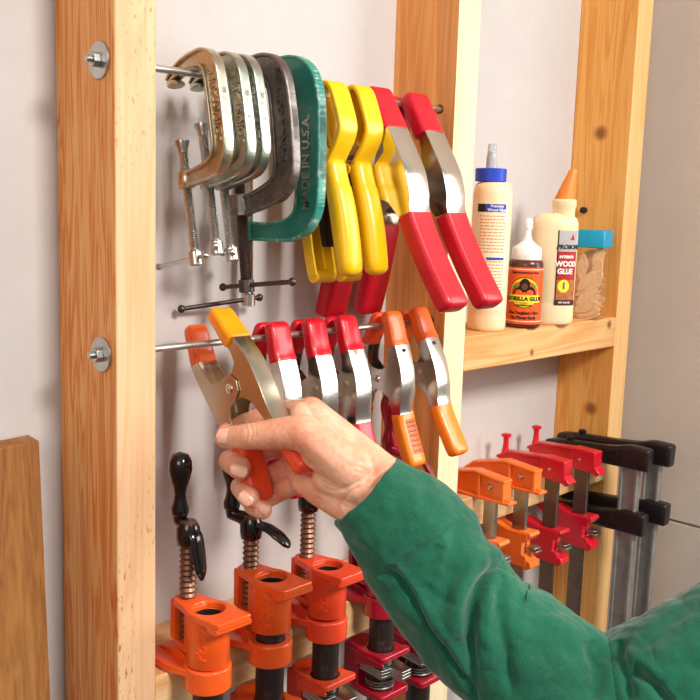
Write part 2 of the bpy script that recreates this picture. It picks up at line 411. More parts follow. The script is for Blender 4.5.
# ------------------------------------------------------------------ C-clamps
def c_frame(path, half, w, web, fl):
    P = [V(p) for p in path]; n = len(P)
    mb = MB(); inn = []; out = []
    for i in range(n):
        t = (P[min(i+1, n-1)]-P[max(i-1, 0)]).normalized(); nr = V((-t.y, t.x))
        out.append(P[i]+nr*half[i]); inn.append(P[i]-nr*half[i])
    rings = [[(web/2, a.x, a.y), (web/2, b.x, b.y), (-web/2, b.x, b.y), (-web/2, a.x, a.y)] for a, b in zip(out, inn)]
    mb.loft(rings)
    fr = MB()
    def flange(line, s):
        pts = [line[i]+(P[i]-line[i]).normalized()*fl*.5 for i in range(n)]
        rsweep(fr, pts, w, fl, .4)
    flange(out, 1); flange(inn, -1)
    return mb, fr
def lerp_list(ks, n_per):
    out = []
    for i in range(len(ks)-1):
        for k in range(n_per): out.append(ks[i]+(ks[i+1]-ks[i])*k/n_per)
    out.append(ks[-1]); return out
def c_clamp(label, x, tilt, path, half, w, hub, padc, screw, handle, mats, text, tsize, tpos, web=.0045, fl=.0028, sr=.0044, rims=None, group=None, bartilt=0, hubr=.009, barr=.0022, topr=.0068):
    """local frame: rod axis at the origin, screw along z"""
    t = thing('c_clamp', label, 'clamp', (x, RY, RZ1), (-tilt, 0, 0), group)
    nP = 7
    P = spline(path, nP); H = lerp_list(half, nP)
    wb, fr = c_frame(P, H, w, web, fl)
    hy, hz0, hz1 = hub
    wb.lathe([(hubr*.85, hz0), (hubr, hz0+.001), (hubr, hz1-.001), (hubr*.85, hz1)], (0, hy, 0), 'z', 24)
    wb.lathe([(padc[2]*.8, padc[1]), (padc[2], padc[1]+.0008), (padc[2], padc[1]+.003), (padc[2]*.6, padc[1]+.006)], (0, padc[0], 0), 'z', 22)
    if rims: f = obj('frame', wb, mats[0], t); obj('rim', fr, rims, f)
    else: wb.add(fr.v, fr.f); f = obj('frame', wb, mats[0], t, smooth=50)
    if text:
        tm = text_mb(text, tsize, .0011, bold=.00025)
        # lettering on both faces of the web, reading upward
        tm.rot(Matrix(((0, 0, -1, -web/2-.0003), (0, 1, 0, tpos[0]), (1, 0, 0, tpos[1]), (0, 0, 0, 1))))
        obj('raised_lettering', tm, M['nickel2'] if rims else mats[0], f, smooth=20)
    sy, st, sb = screw
    s = obj('screw', MB().thread((0, sy, sb+.01), (0, sy, st-.005), sr, .0019, .0006), mats[1], t, smooth=60)
    obj('swivel_pad', MB().lathe([(sr, -.009), (sr*1.1, -.006), (topr, -.001), (topr, .001), (topr*.7, .002)], (0, sy, st), 'z', 20), mats[1], t)
    hm = MB().lathe([(sr*1.0, -.001), (sr*1.35, 0), (sr*1.35, .011), (sr*.8, .0125)], (0, sy, sb), 'z', 20)
    obj('screw_head', hm, mats[1], t)
    ang, l0, l1 = handle
    dv = V((math.cos(ang)*math.cos(bartilt), math.sin(ang)*math.cos(bartilt), math.sin(bartilt))); c = V((0, sy, sb+.006))
    a = c-dv*l0; b = c+dv*l1
    bm_ = MB().cyl(a, b, barr)
    for q, dd in ((a, -1), (b, 1)):
        bm_.ball(q, barr*1.75)
    obj('sliding_handle', bm_, mats[2], t)
    return t
# adjustable clamps
ap = [(.036, .003), (.029, .0070), (.014, .0110), (-.003, .0118), (-.016, .0088), (-.0230, -.002), (-.0242, -.02), (-.0242, -.045), (-.0228, -.066), (-.0160, -.078), (-.003, -.0820), (.012, -.0835), (.026, -.0840)]
ah = [.003, .0045, .006, .0068, .0082, .0095, .0098, .0098, .0095, .0088, .0075, .0068, .0068]
T1 = R_(12)
def adj(label, x, screw, handle, mat, bt=0, tilt=T1):
    return c_clamp(label, x, tilt, ap, ah, .0105, (.0315, -.0910, -.0760), (.0295, -.003, .0078), screw, handle, (mat, M['steel'], M['steel']), 'ADJUSTABLE', .0112, (-.0242, -.033), bartilt=bt, group='silver adjustable C-clamps', barr=.0019, hubr=.0080)
adj('silver adjustable C-clamp leftmost on the upper rod, nearest the left stud', .0925, (.0315, -.051, -.158), (PI/2, .014, .056), M['nickel'])
adj('silver adjustable C-clamp second from the left stud, between two matching ones', .1170, (.0315, -.034, -.149), (.8, .010, .05), M['nickel2'])
adj('silver adjustable C-clamp third from the left, touching the grey iron one', .1335, (.0315, -.034, -.155), (.9, .011, .05), M['nickel2'])
c_clamp('dark grey cast-iron C-clamp hanging between silver and teal clamps', .1575, R_(7.5),
        [(.036, .003), (.028, .0085), (.012, .0125), (-.008, .0132), (-.023, .0075), (-.032, -.006), (-.035, -.030), (-.0355, -.060), (-.0335, -.083), (-.0235, -.096), (-.008, -.101), (.010, -.105), (.024, -.107)],
        [.003, .006, .0085, .0100, .0125, .0135, .0138, .0138, .0135, .0120, .0100, .0090, .0085], .0095, (.0310, -.1165, -.0960), (.030, -.004, .008),
        (.0310, -.062, -.1860), (PI/2, .063, .035), (M['iron'], M['darkiron'], M['darkiron']), 'BRINK & COTTON', .0098, (-.0355, -.034), sr=.0054, hubr=.0105, barr=.0022, fl=.0036, web=.006)
c_clamp('teal painted C-clamp with chipped enamel, rightmost of the C-clamps', .1930, R_(1.5),
        [(.060, .002), (.050, .0085), (.030, .0140), (.004, .0150), (-.016, .0120), (-.029, .001), (-.0345, -.018), (-.0355, -.050), (-.0355, -.085), (-.034, -.108), (-.026, -.1225), (-.010, -.1305), (.010, -.1325), (.030, -.133), (.045, -.133)],
        [.003, .0065, .0105, .0120, .0140, .0155, .0160, .0160, .0160, .0155, .0135, .0110, .0095, .009, .009], .0100, (.052, -.1420, -.1235), (.052, -.006, .009),
        (.052, -.052, -.2055), (PI-.16, .013, .073), (M['teal'], M['steel'], M['darkiron']), 'MADE IN U.S.A.', .0125, (-.0350, -.070), sr=.0052, hubr=.0105, barr=.0022, rims=M['tealrim'], fl=.003, web=.008, bartilt=-.088)

# ------------------------------------------------------------------ metal spring clamps
def sub_path(outer, z_hi, z_lo):
    P = spline(outer, 8); return [p for p in P if z_lo <= p.y <= z_hi]
PRO_S = dict(outer=[(-.0125, .0745), (-.0180, .060), (-.0222, .0455), (-.0262, .037), (-.0335, .015), (-.0362, -.008), (-.0352, -.034), (-.044, -.060), (-.0550, -.0865)],
             vz=.0385, gz=-.034, inner=[(-.024, -.037), (-.019, -.020), (-.011, -.013), (-.002, -.0115), (.006, -.009), (.010, -.001), (.0075, .007), (0, .0105), (-.008, .0115), (-.0155, .018), (-.0155, .028), (-.0125, .040), (-.011, .050)],
             w=.0225, vT=(.0125, .0145), gT=(.0150, .0155), vW=.0262, gW=.0250, piv=.057, rr=.0044, sp=.0062)
PRO_SB = dict(PRO_S); PRO_SB.update(outer=[(-.0085, .0715), (-.0130, .060), (-.0195, .0455), (-.0245, .037), (-.0335, .015), (-.0362, -.008), (-.0352, -.034), (-.044, -.060), (-.0550, -.0865)], vT=(.0085, .0105), vW=.0245)
PRO_L = dict(outer=[(-.0130, .0965), (-.0235, .073), (-.0340, .049), (-.0425, .028), (-.0500, .006), (-.0525, -.014), (-.0525, -.034), (-.068, -.080), (-.0875, -.128)],
             vz=.049, gz=-.034, inner=[(-.036, -.037), (-.028, -.022), (-.014, -.016), (.004, -.015), (.013, -.009), (.016, .001), (.011, .012), (0, .016), (-.013, .017), (-.026, .028), (-.0245, .043), (-.019, .056)],
             w=.0310, vT=(.0165, .0180), gT=(.020, .020), vW=.0345, gW=.0345, piv=.085, rr=.006, sp=.009)
PRO_LB = PRO_L
PRO_L = dict(PRO_L); PRO_L.update(outer=[(-.0130, .0965), (-.0235, .073), (-.0345, .049), (-.0440, .028), (-.0530, .006), (-.0560, -.014), (-.0565, -.034), (-.075, -.080), (-.0985, -.126)],
    inner=[(-.040, -.037)]+PRO_L['inner'][1:])
def clip_poly(outer, vz, gz):
    return [(p.x, p.y) for p in spline(outer, 6) if gz-.003 <= p.y <= vz+.007]
def spring_clamp(label, x, tilt, pro, tipm, gripm, fr=0, br=0, group=None, tipm2=None, gripm2=None, hole=False, loc=None, back_pro=None, rough_metal=None, round_tip=.0058, barcode=False):
    y0, z0 = (RY, RZ1 if pro is PRO_L else RZ0) if loc is None else loc
    # pivot point, from the rod and the tilt
    if loc is None: py, pz = y0-math.sin(tilt)*pro['piv'], z0-math.cos(tilt)*pro['piv']
    else: py, pz = loc
    t = thing('spring_clamp', label, 'clamp', (x, py, pz), (0, 0, 0), group)
    main = pro
    if pro is PRO_S: back_pro = PRO_SB
    if pro is PRO_L: back_pro = PRO_LB
    for s, extra in ((1, fr), (-1, br)):
        pro = back_pro if (back_pro and s == -1) else main
        w = pro['w'] if s == 1 else pro['w']-.0036
        if back_pro and loc is not None: w = main['w']-.0036 if s == 1 else main['w']
        ang = tilt+extra
        def place(mb):
            if s == -1: mb.v = [(a, -b, c) for a, b, c in mb.v]
            return mb.rot(Matrix.Rotation(-ang, 4, 'X'))
        th = .0015
        # note: the outward normal of this downward path points to -y
        def nrm_off(P, d):
            out = []
            for i in range(len(P)):
                tt = (P[min(i+1, len(P)-1)]-P[max(i-1, 0)]).normalized(); out.append(P[i]+V((-tt.y, tt.x))*d)
            return out
        full = spline(pro['outer'], 8)
        mid = [p for p in full if pro['gz']-.004 <= p.y <= pro['vz']+.008]
        mb = MB(); sgn = 1
        tt = (mid[1]-mid[0]).normalized(); n0 = V((-tt.y, tt.x)); sgn = 1 if n0.x > 0 else -1    # towards the inside (+y)
        rsweep(mb, nrm_off(mid, sgn*th/2), w, th, .45)
        poly = [(p.x+.0004, p.y) for p in mid]+list(pro['inner'])
        for xx in (-w/2, w/2-.0013): mb.prism(poly, xx, xx+.0013)
        frm = obj('front_arm' if s == 1 else 'back_arm', place(mb), rough_metal or M['chrome'], t, smooth=40, bevel=.0004)
        # vinyl tip
        vp = [p for p in full if p.y >= pro['vz']]; k = len(vp)
        Tt = [pro['vT'][0]+(pro['vT'][1]-pro['vT'][0])*i/(k-1) for i in range(k)]
        vp2 = [nrm_off(vp, sgn*(Tt[i]/2-.0012))[i] for i in range(k)]
        mb = MB(); Ws = [pro['vW']-.0024*(1-i/(k-1)) for i in range(k)]
        rsweep(mb, vp2, Ws if s == 1 else [q-.001 for q in Ws], Tt, .28, e0=round_tip)
        obj('vinyl_tip', place(mb), tipm if s == 1 else (tipm2 or tipm), t, smooth=50, bevel=.0006)
        gp = [p for p in full if p.y <= pro['gz']]; k = len(gp)
        Tt = [pro['gT'][0]+(pro['gT'][1]-pro['gT'][0])*i/(k-1) for i in range(k)]
        gp2 = [nrm_off(gp, sgn*(Tt[i]/2-.0012))[i] for i in range(k)]
        mb = MB(); rsweep(mb, gp2, pro['gW'], Tt, .30, e1=.0055)
        g = obj('handle_grip', place(mb), gripm if s == 1 else (gripm2 or gripm), t, smooth=50, bevel=.0006)
        if hole:
            q = [p for p in full if p.y <= pro['vz']-.004][0]
            mb = MB().lathe([(.0001, -.0006), (.0026, -.0006), (.0026, .0003), (.0001, .0003)], (0, q.x, q.y), 'y', 16)
            obj('punched_hole', place(mb), M['lab_blk'], frm)
        if barcode and s == 1:
            mb = MB()
            for i in range(22):
                f = .12+.62*i/21; j = f*(k-1); a = gp[int(j)].lerp(gp[min(int(j)+1, k-1)], j-int(j))
                tt = (gp[min(int(j)+1, k-1)]-gp[int(j)]).normalized(); nn = V((-tt.y, tt.x))*sgn*(-.00135)
                hh = .00035+.0004*((i*7) % 3)/2; a = a+nn
                mb.add([(sx, a.x+tt.x*d, a.y+tt.y*d) for sx in (-.006, .0085) for d in (-hh, hh)]+[(sx, a.x+tt.x*d-nn.x*.2, a.y+tt.y*d-nn.y*.2) for sx in (-.006, .0085) for d in (-hh, hh)], [(0, 1, 3, 2), (4, 6, 7, 5), (0, 2, 6, 4), (1, 5, 7, 3), (0, 4, 5, 1), (2, 3, 7, 6)])
            obj('printed_barcode', place(mb), M['ink'], g)
    pro = main; rr = pro['rr']; hw = pro['w']/2
    obj('rivet', MB().cyl((-hw-.0004, 0, 0), (hw+.0004, 0, 0), rr*.55).lathe([(0, -.0022), (rr*.6, -.0018), (rr, -.0004), (rr, .0004)], (-hw-.0002, 0, 0), 'x', 20).lathe([(rr, -.0004), (rr, .0004), (rr*.6, .0018), (0, .0022)], (hw+.0002, 0, 0), 'x', 20), M['chrome'], t)
    sp = pro['sp']; pts = []
    for i in range(8*14+1):
        a = 2*PI*i/14; pts.append((-hw*.62+hw*1.24*i/(8*14), sp*math.sin(a), sp*math.cos(a)))
    pts = [(-hw*.62, sp*.2+sp*1.2, -sp*3.2)]+pts+[(hw*.62, -sp*1.8, -sp*3.2)]
    obj('coil_spring', MB().tube(pts, sp*.16, 8).rot(Matrix.Rotation(-tilt, 4, 'X')), M['steel'], t)
    return t
spring_clamp('large spring clamp with long red grips, left one of the two on the upper rod', .3110, R_(7.5), PRO_L, M['redv2'], M['redv2'], group='large red-handled spring clamps')
spring_clamp('large spring clamp with long red grips, next to the middle stud, over the glue bottle', .3690, R_(7.5), PRO_L, M['redv2'], M['redv2'], group='large red-handled spring clamps')
spring_clamp('small red-tipped spring clamp directly behind the fingers, leftmost of three red-tipped', .1810, R_(-.5), PRO_S, M['redv'], M['redv'], group='small red-tipped spring clamps')
spring_clamp('small red-tipped spring clamp in the middle of the three on the lower rod', .2285, R_(.5), PRO_S, M['redv'], M['redv'], group='small red-tipped spring clamps')
spring_clamp('small red-tipped spring clamp beside the orange ones, above the thumb side of the wrist', .2735, R_(3), PRO_S, M['redv'], M['redv'], group='small red-tipped spring clamps')
spring_clamp('small orange-tipped spring clamp with striped barcode print on its grip', .3440, R_(1), PRO_S, M['orangev'], M['orangeg2'], group='small orange-tipped spring clamps', hole=True, barcode=True, tipm2=M['orangeg'])
spring_clamp('small orange-tipped spring clamp with plain amber grip, nearest the middle stud', .3900, R_(10), PRO_S, M['orangev'], M['orangeg2'], group='small orange-tipped spring clamps', hole=True, gripm2=M['orangeg'])
HX = .1175
PRO_H = dict(PRO_S); PRO_H.update(outer=[(-.0125, .0745), (-.0175, .060), (-.0222, .0455), (-.0262, .037), (-.0335, .015), (-.0362, -.008), (-.0372, -.034), (-.0450, -.062), (-.0555, -.094)], gz=-.060,
    inner=[(-.036, -.063), (-.0262, -.037), (-.019, -.020), (-.011, -.013), (-.002, -.0115), (.006, -.009), (.010, -.001), (.0075, .007), (0, .0105), (-.008, .0115), (-.0155, .018), (-.0155, .028), (-.0125, .040), (-.011, .050)])
PRO_B = dict(PRO_S); PRO_B.update(vz=.047, outer=[(-.0140, .0830), (-.0215, .0670), (-.0290, .0500), (-.0318, .038), (-.0345, .015), (-.0362, -.008), (-.0352, -.034), (-.044, -.060), (-.0550, -.0865)], vW=.0245,
    inner=[(-.024, -.037), (-.019, -.020), (-.011, -.013), (-.002, -.0125), (.008, -.009), (.0125, -.001), (.0095, .009), (0, .0125), (-.008, .0135), (-.0170, .018), (-.0190, .028), (-.0190, .042), (-.0165, .056)])
spring_clamp('orange-tipped spring clamp squeezed open in the hand', HX, R_(39), PRO_H, M['orangev2'], M['orangeg'], back_pro=PRO_B, fr=R_(-7), br=R_(8), loc=(-.0118, -.036), tipm2=M['orangev'], rough_metal=M['satin'])

# ------------------------------------------------------------------ yellow plastic clamps
def yellow_clamp(label, x):
    t = thing('spring_clamp', label, 'clamp', (x, RY, RZ1), group='yellow plastic spring clamps')
    def loop(pts, mir=1):
        P = spline([(a*mir, b) for a, b in pts], 6); mb = MB()
        return rsweep(mb, P, .0245, .0052, .35)
    front = [(-.003, .0), (-.0045, .009), (-.011, .0135), (-.018, .0085), (-.0255, -.008), (-.0320, -.028), (-.0290, -.042), (-.021, -.056), (-.0165, -.0635)]
    inn = [(-.0045, -.001), (-.010, -.012), (-.0155, -.026), (-.0170, -.040), (-.0240, -.047)]
    mb = loop(front)
    rsweep(mb, spline(inn, 6), .0200, .0040, .35)
    mb.prism([(-.0275, -.046), (-.0165, -.040), (-.0145, -.050), (-.0205, -.060)], -.0015, .0015)
    obj('front_jaw', mb, M['yellow'], t, smooth=45, bevel=.0006)
    # front handle
    hp = spline([(-.0150, -.0620), (-.0170, -.073), (-.0220, -.088), (-.0290, -.112), (-.0365, -.145), (-.0430, -.178)], 6)
    n = len(hp)
    W = []; T = []
    for i, p in enumerate(hp):
        f = i/(n-1)
        if p.y > -.088: W.append(.0240); T.append(.0175)
        else:
            g = (-.088-p.y)/.09; W.append(.0250+.001*math.sin(PI*g)); T.append(.0195+.003*math.sin(PI*min(g*1.2, 1)))
    mb = MB(); rsweep(mb, hp, W, T, .42, e0=.006, e1=.0095)
    obj('front_handle', mb, M['yellow'], t, smooth=45, bevel=.0005)
    # back jaw and channel-shaped handle
    mb = loop([(.003, .0), (.0045, .009), (.011, .0125), (.020, .006), (.027, -.014), (.029, -.034), (.022, -.052), (.012, -.066)])
    rsweep(mb, spline([(.0045, -.001), (.011, -.014), (.0150, -.030), (.0200, -.046)], 6), .0200, .0040, .35)
    obj('back_jaw', mb, M['yellow'], t, smooth=45, bevel=.0006)
    bp = spline([(.0120, -.060), (.0160, -.080), (.0165, -.110), (.0110, -.145), (.0020, -.1820)], 6)
    mb = MB(); k = len(bp); w = .0265
    rsweep(mb, bp, w, .0030, .4, e1=.001)
    for sx in (-1, 1):
        ring = []
        sp_ = []
        for i, p in enumerate(bp):
            tt = (bp[min(i+1, k-1)]-bp[max(i-1, 0)]).normalized(); nn = V((tt.y, -tt.x)); dpt = .0125
            if nn.x > 0: nn = -nn
            sp_.append((p, p+nn*dpt))
        poly = [tuple(a) for a, b in sp_]+[tuple(b) for a, b in sp_][::-1]
        mb.prism(poly, sx*w/2-.0013, sx*w/2+.0013)
    # closed lower end of the channel
    e = bp[-1]; mb.cyl((-w/2, e.x-.006, e.y+.001), (w/2, e.x-.006, e.y+.001), .0068, seg=20)
    obj('back_handle', mb, M['yellow'], t, smooth=45, bevel=.0006)
    mb = MB().prism([(-.012, -.075), (.004, -.075), (.000, -.110), (-.010, -.150), (-.016, -.150), (-.010, -.110)], -.008, .008)
    obj('leaf_spring', mb, M['ydark'], t, bevel=.0008)
    obj('pivot_pin', MB().cyl((-.0128, -.008, -.070), (.0128, -.008, -.070), .0055, seg=24), M['yellow'], t, bevel=.0008)
    t.scale = (1, 1, .945); t.location.z = RZ1-.005
    return t
yellow_clamp('yellow plastic spring clamp beside the teal C-clamp, left of the two yellow ones', .2450)
yellow_clamp('yellow plastic spring clamp beside the red-handled clamps, right of the two yellow ones', .2820)

# ------------------------------------------------------------------ pipe clamps
def arc(cx, cy, r, a0, a1, n=10): return [(cx+r*math.cos(R_(a0+(a1-a0)*i/n)), cy+r*math.sin(R_(a0+(a1-a0)*i/n))) for i in range(n+1)]
def plate_with_hole(mb, poly, z0, z1, cx, cy, r):
    """flat plate in xy with a round hole: fan of quads between the hole and the outline"""
    n = 72
    def hit(a):
        dx, dy = math.cos(a), math.sin(a); best = None
        for i in range(len(poly)):
            x1, y1 = poly[i]; x2, y2 = poly[(i+1) % len(poly)]
            ex, ey = x2-x1, y2-y1; den = dx*ey-dy*ex
            if abs(den) < 1e-12: continue
            t = ((x1-cx)*ey-(y1-cy)*ex)/den; s_ = ((x1-cx)*dy-(y1-cy)*dx)/den
            if t > 0 and -1e-6 <= s_ <= 1+1e-6 and (best is None or t > best): best = t
        return (cx+dx*best, cy+dy*best)
    rings = []
    for i in range(n):
        a = 2*PI*i/n; o = hit(a); inn = (cx+r*math.cos(a), cy+r*math.sin(a))
        rings.append([(inn[0], inn[1], z1), (o[0], o[1], z1), (o[0], o[1], z0), (inn[0], inn[1], z0)])
    rings.append(rings[0]); mb.loft(rings, cap=False); return mb
PRr = .0134
def pipe_clamp(label, x, zr, dz, zs, crank, mat, tail, thr=0, crankm=None, group=None, wing=(.033, .036), arm=.021, rz=0, barrelz=None):
    """origin: pipe axis at rail-top height. dz: lift of the pressure head; zs: height of the crank hub"""
    t = thing('pipe_clamp', label, 'clamp', (x+.002, -.0245, zr), (0, 0, rz), group)
    pb = MB()
    rings = []
    for rr_, z in ((PRr-.002, .0), (PRr-.002, .0545+dz), (PRr-.0004, .0545+dz), (PRr, .0540+dz), (PRr, -.30)):
        rings.append([(rr_*math.cos(2*PI*i/32), rr_*math.sin(2*PI*i/32), z) for i in range(32)])
    pb.loft(rings); obj('pipe', pb, M['blackpipe'], t)
    # fixed base: ring + flange lying on the rail
    b = MB(); ro = .0208
    out = arc(0, 0, ro, -180, 0, 18)+[(.0205, .010), (.0215, .018), (.0270, .030), (.0270, .068), (-.0270, .068), (-.0270, .030), (-.0215, .018), (-.0205, .010)]
    b2 = MB(); rings = []
    for (r1, z) in ((PRr+.0003, -.012), (ro-.001, -.012), (ro, -.011), (ro, .0085), (ro-.0012, .0098), (PRr+.0003, .0098), (PRr+.0003, -.012)):
        rings.append([(r1*math.cos(2*PI*i/40), r1*math.sin(2*PI*i/40), z) for i in range(40)])
    b2.loft(rings, cap=False)
    fl = [(-.0200, .002), (-.0215, .012), (-.0268, .026), (-.0262, .062), (.0262, .062), (.0268, .026), (.0215, .012), (.0200, .002), (.0135, .0140), (-.0135, .0140)]
    b2.prismz(fl, .0006, .0075)
    b2.prism([(.0135, .0070), (.0600, .0070), (.0600, .0090), (.030, .0140), (.0150, .0100)], -.010, .010)
    obj('base_jaw', b2, mat, t, bevel=.0012, segs=3, smooth=40)
    # pressure head sliding on the pipe
    h0, h1 = .0105+dz, .0620+dz-.001; cy = .0300
    hb = MB(); rings = []
    for (r1, z) in ((PRr+.001, h0), (.0182, h0), (.0190, h0+.001), (.0190, h1-.006), (PRr+.001, h1-.006), (PRr+.001, h0)):
        rings.append([(r1*math.cos(2*PI*i/40), r1*math.sin(2*PI*i/40), z) for i in range(40)])
    hb.loft(rings, cap=False)
    top = arc(0, cy, .0125, 180, 0, 10)+[(.0150, .016), (.0192, .004), (.0190, -.012), (.0185, -.020), (.0200, -.029), (.0215, -.0342)]+[(-.0175, -.0342), (-.0170, -.029), (-.0175, -.020), (-.0190, -.012), (-.0192, .004), (-.0150, .016)]
    top = [(a, b_) for a, b_ in top]
    plate_with_hole(hb, top[::-1], h1-.007, h1, 0, 0, PRr+.001)
    # jaw lip, thick along its front edge
    hb.prism([(-.0335, h1-.0095), (-.0315, h1-.0115), (-.020, h1-.0120), (-.018, h1-.0055), (-.0335, h1-.0055)], -.0172, .0215)
    # web with a window between barrel and screw boss
    bot = arc(0, cy, .0115, 180, 0, 10)+[(.0130, .012), (-.0130, .012)]
    hb.prismz(bot[::-1], h0+.006, h0+.012)
    hb.prism([(.036, h0+.010), (.0425, h0+.012), (.0425, h1-.002), (.036, h1-.002)], -.0105, .0105)
    hb.prism([(.012, h0+.004), (.019, h0+.010), (.019, h1-.002), (.012, h1-.002)], -.0125, .0125)
    hd = obj('pressure_head', hb, mat, t, bevel=.0012, segs=3, smooth=40)
    tm = text_mb('Pony', .0165, .0006, shear=.3, bold=.0002)
    rad = .0191
    nv = []
    for (a, b_, c_) in tm.v:       # wrap around the barrel, reading upward, on the camera side
        ang = R_(212)-b_/rad; rr_ = rad+c_+.0002
        nv.append((rr_*math.cos(ang), rr_*math.sin(ang), (h0+h1)/2-.002+a*.95))
    tm.v = nv; obj('raised_lettering', tm, mat, hd, smooth=20)
    # screw
    sc_ = MB().thread((0, cy, .004), (0, cy, zs), .0078, .0052, .0016, 20)
    obj('screw', sc_, M['browns'], t, smooth=60)
    cm = crankm or M['blackp']
    cz = zs
    cr = MB().lathe([(.006, -.003), (.0100, -.001), (.0108, .006), (.0105, .014), (.0085, .0185)], (0, cy, cz), 'z', 24)
    a = crank; d = V((math.cos(a), math.sin(a), 0)); c = V((0, cy, cz+.013))
    hh = c+d*arm+V((0, 0, .008))
    cr.tube([c, c+d*arm*.5+V((0, 0, .004)), hh-V((0, 0, .002)), hh+V((0, 0, .004))], [.0085, .0065, .0062, .0070], 14)
    # drooping wing on the other side
    wr_, wd_ = wing
    wq = [c, c-d*(.003+wr_*.33)-V((0, 0, wd_*.10)), c-d*wr_*.70-V((0, 0, wd_*.42)), c-d*wr_*.93-V((0, 0, wd_*.80)), c-d*wr_-V((0, 0, wd_))]
    cr.tube(spline(wq, 5), lerp_list([.0075, .0080, .0088, .0068, .0015], 5), 14, (.42, 1), up=(d.x*.6, d.y*.6, .8))
    k = obj('crank', cr, cm, t, smooth=60)
    hp = [(.0068, .003), (.0078, .006), (.0080, .010), (.0058, .017), (.0052, .023), (.0062, .030), (.0092, .038), (.0106, .046), (.0102, .053), (.0072, .059), (.0001, .0615)]
    obj('crank_handle', MB().lathe(hp, tuple(hh-V((0, 0, .001))), 'z', 24), cm, k, smooth=80)
    obj('screw_end', MB().lathe([(.0072, .018), (.0072, .0205), (.0062, .0212), (.0001, .0214)], (0, cy, cz), 'z', 20), M['browns'], k)
    # sliding tail stop
    if tail is not None:
        tz = tail
        tl = MB()
        tp = arc(0, .020, .020, 150, 30, 8)+[(.0215, .006), (.0215, -.010), (.0245, -.018), (.0235, -.0215), (-.0190, -.0215), (-.0205, -.017), (-.0205, -.008), (-.0210, .006)]
        plate_with_hole(tl, tp[::-1], tz-.006, tz, 0, 0, PRr+.001)
        plate_with_hole(tl, tp[::-1], tz-.050, tz-.043, 0, 0, PRr+.001)
        tl.prism([(.0165, tz-.047), (.0380, tz-.044), (.0380, tz-.002), (.0165, tz-.002)], -.0170, .0170)
        tl.prism([(-.0215, tz-.006), (-.0215, tz-.010), (.018, tz-.018), (.018, tz-.003)], -.0210, -.0180)
        tj = obj('tail_stop', tl, mat, t, bevel=.0012, segs=3, smooth=40)
        for q in range(3):
            cp = MB(); plate_with_hole(cp, [(-.0155, .016), (-.0155, -.0160), (-.0010, -.0180), (-.0010, -.0310), (.0150, -.0310), (.0165, -.0160), (.0165, .016)], 0, .0032, 0, 0, PRr+.0006)
            cp.rot(Matrix.Translation((0, 0, tz-.019-.0035*q)) @ Matrix.Rotation(R_(4), 4, 'X'))
            obj('clutch_plate', cp, M['steel'], tj, bevel=.0003)
        obj('coil_spring', MB().tube([(.0160*math.cos(a_*.5), .0160*math.sin(a_*.5), tz-.042+a_*.00026) for a_ in range(40)], .0009, 6), M['steel'], tj)
    return t
Zr = -.2865
g_ = 'pipe clamps resting on the low rail'
pipe_clamp('orange pipe clamp next to the left stud, leftmost of the pipe clamps', .0740, Zr, 0, .1120, R_(100), M['orangep'], -.075, wing=(.017, .044), arm=.010, group=g_)
pipe_clamp('orange pipe clamp second from the left stud, black crank below the fingers', .1470, Zr, .0095, .1010, R_(112), M['orangep'], -.052, wing=(.040, .018), group=g_)
pipe_clamp('red-orange pipe clamp third from the left, directly under the wrist', .2210, Zr, .0015, .1120, R_(100), M['orangep2'], -.0515, wing=(.045, .008), group=g_)
pipe_clamp('crimson pipe clamp beside the third orange one, partly hidden by the sleeve', .3045, Zr, -.0005, .0640, R_(80), M['redp'], -.0505, group=g_)
pipe_clamp('crimson pipe clamp next to the middle stud, mostly hidden behind the sleeve', .3705, Zr, 0, .1290, R_(135), M['redp'], -.058, crankm=M['redp'], group=g_)

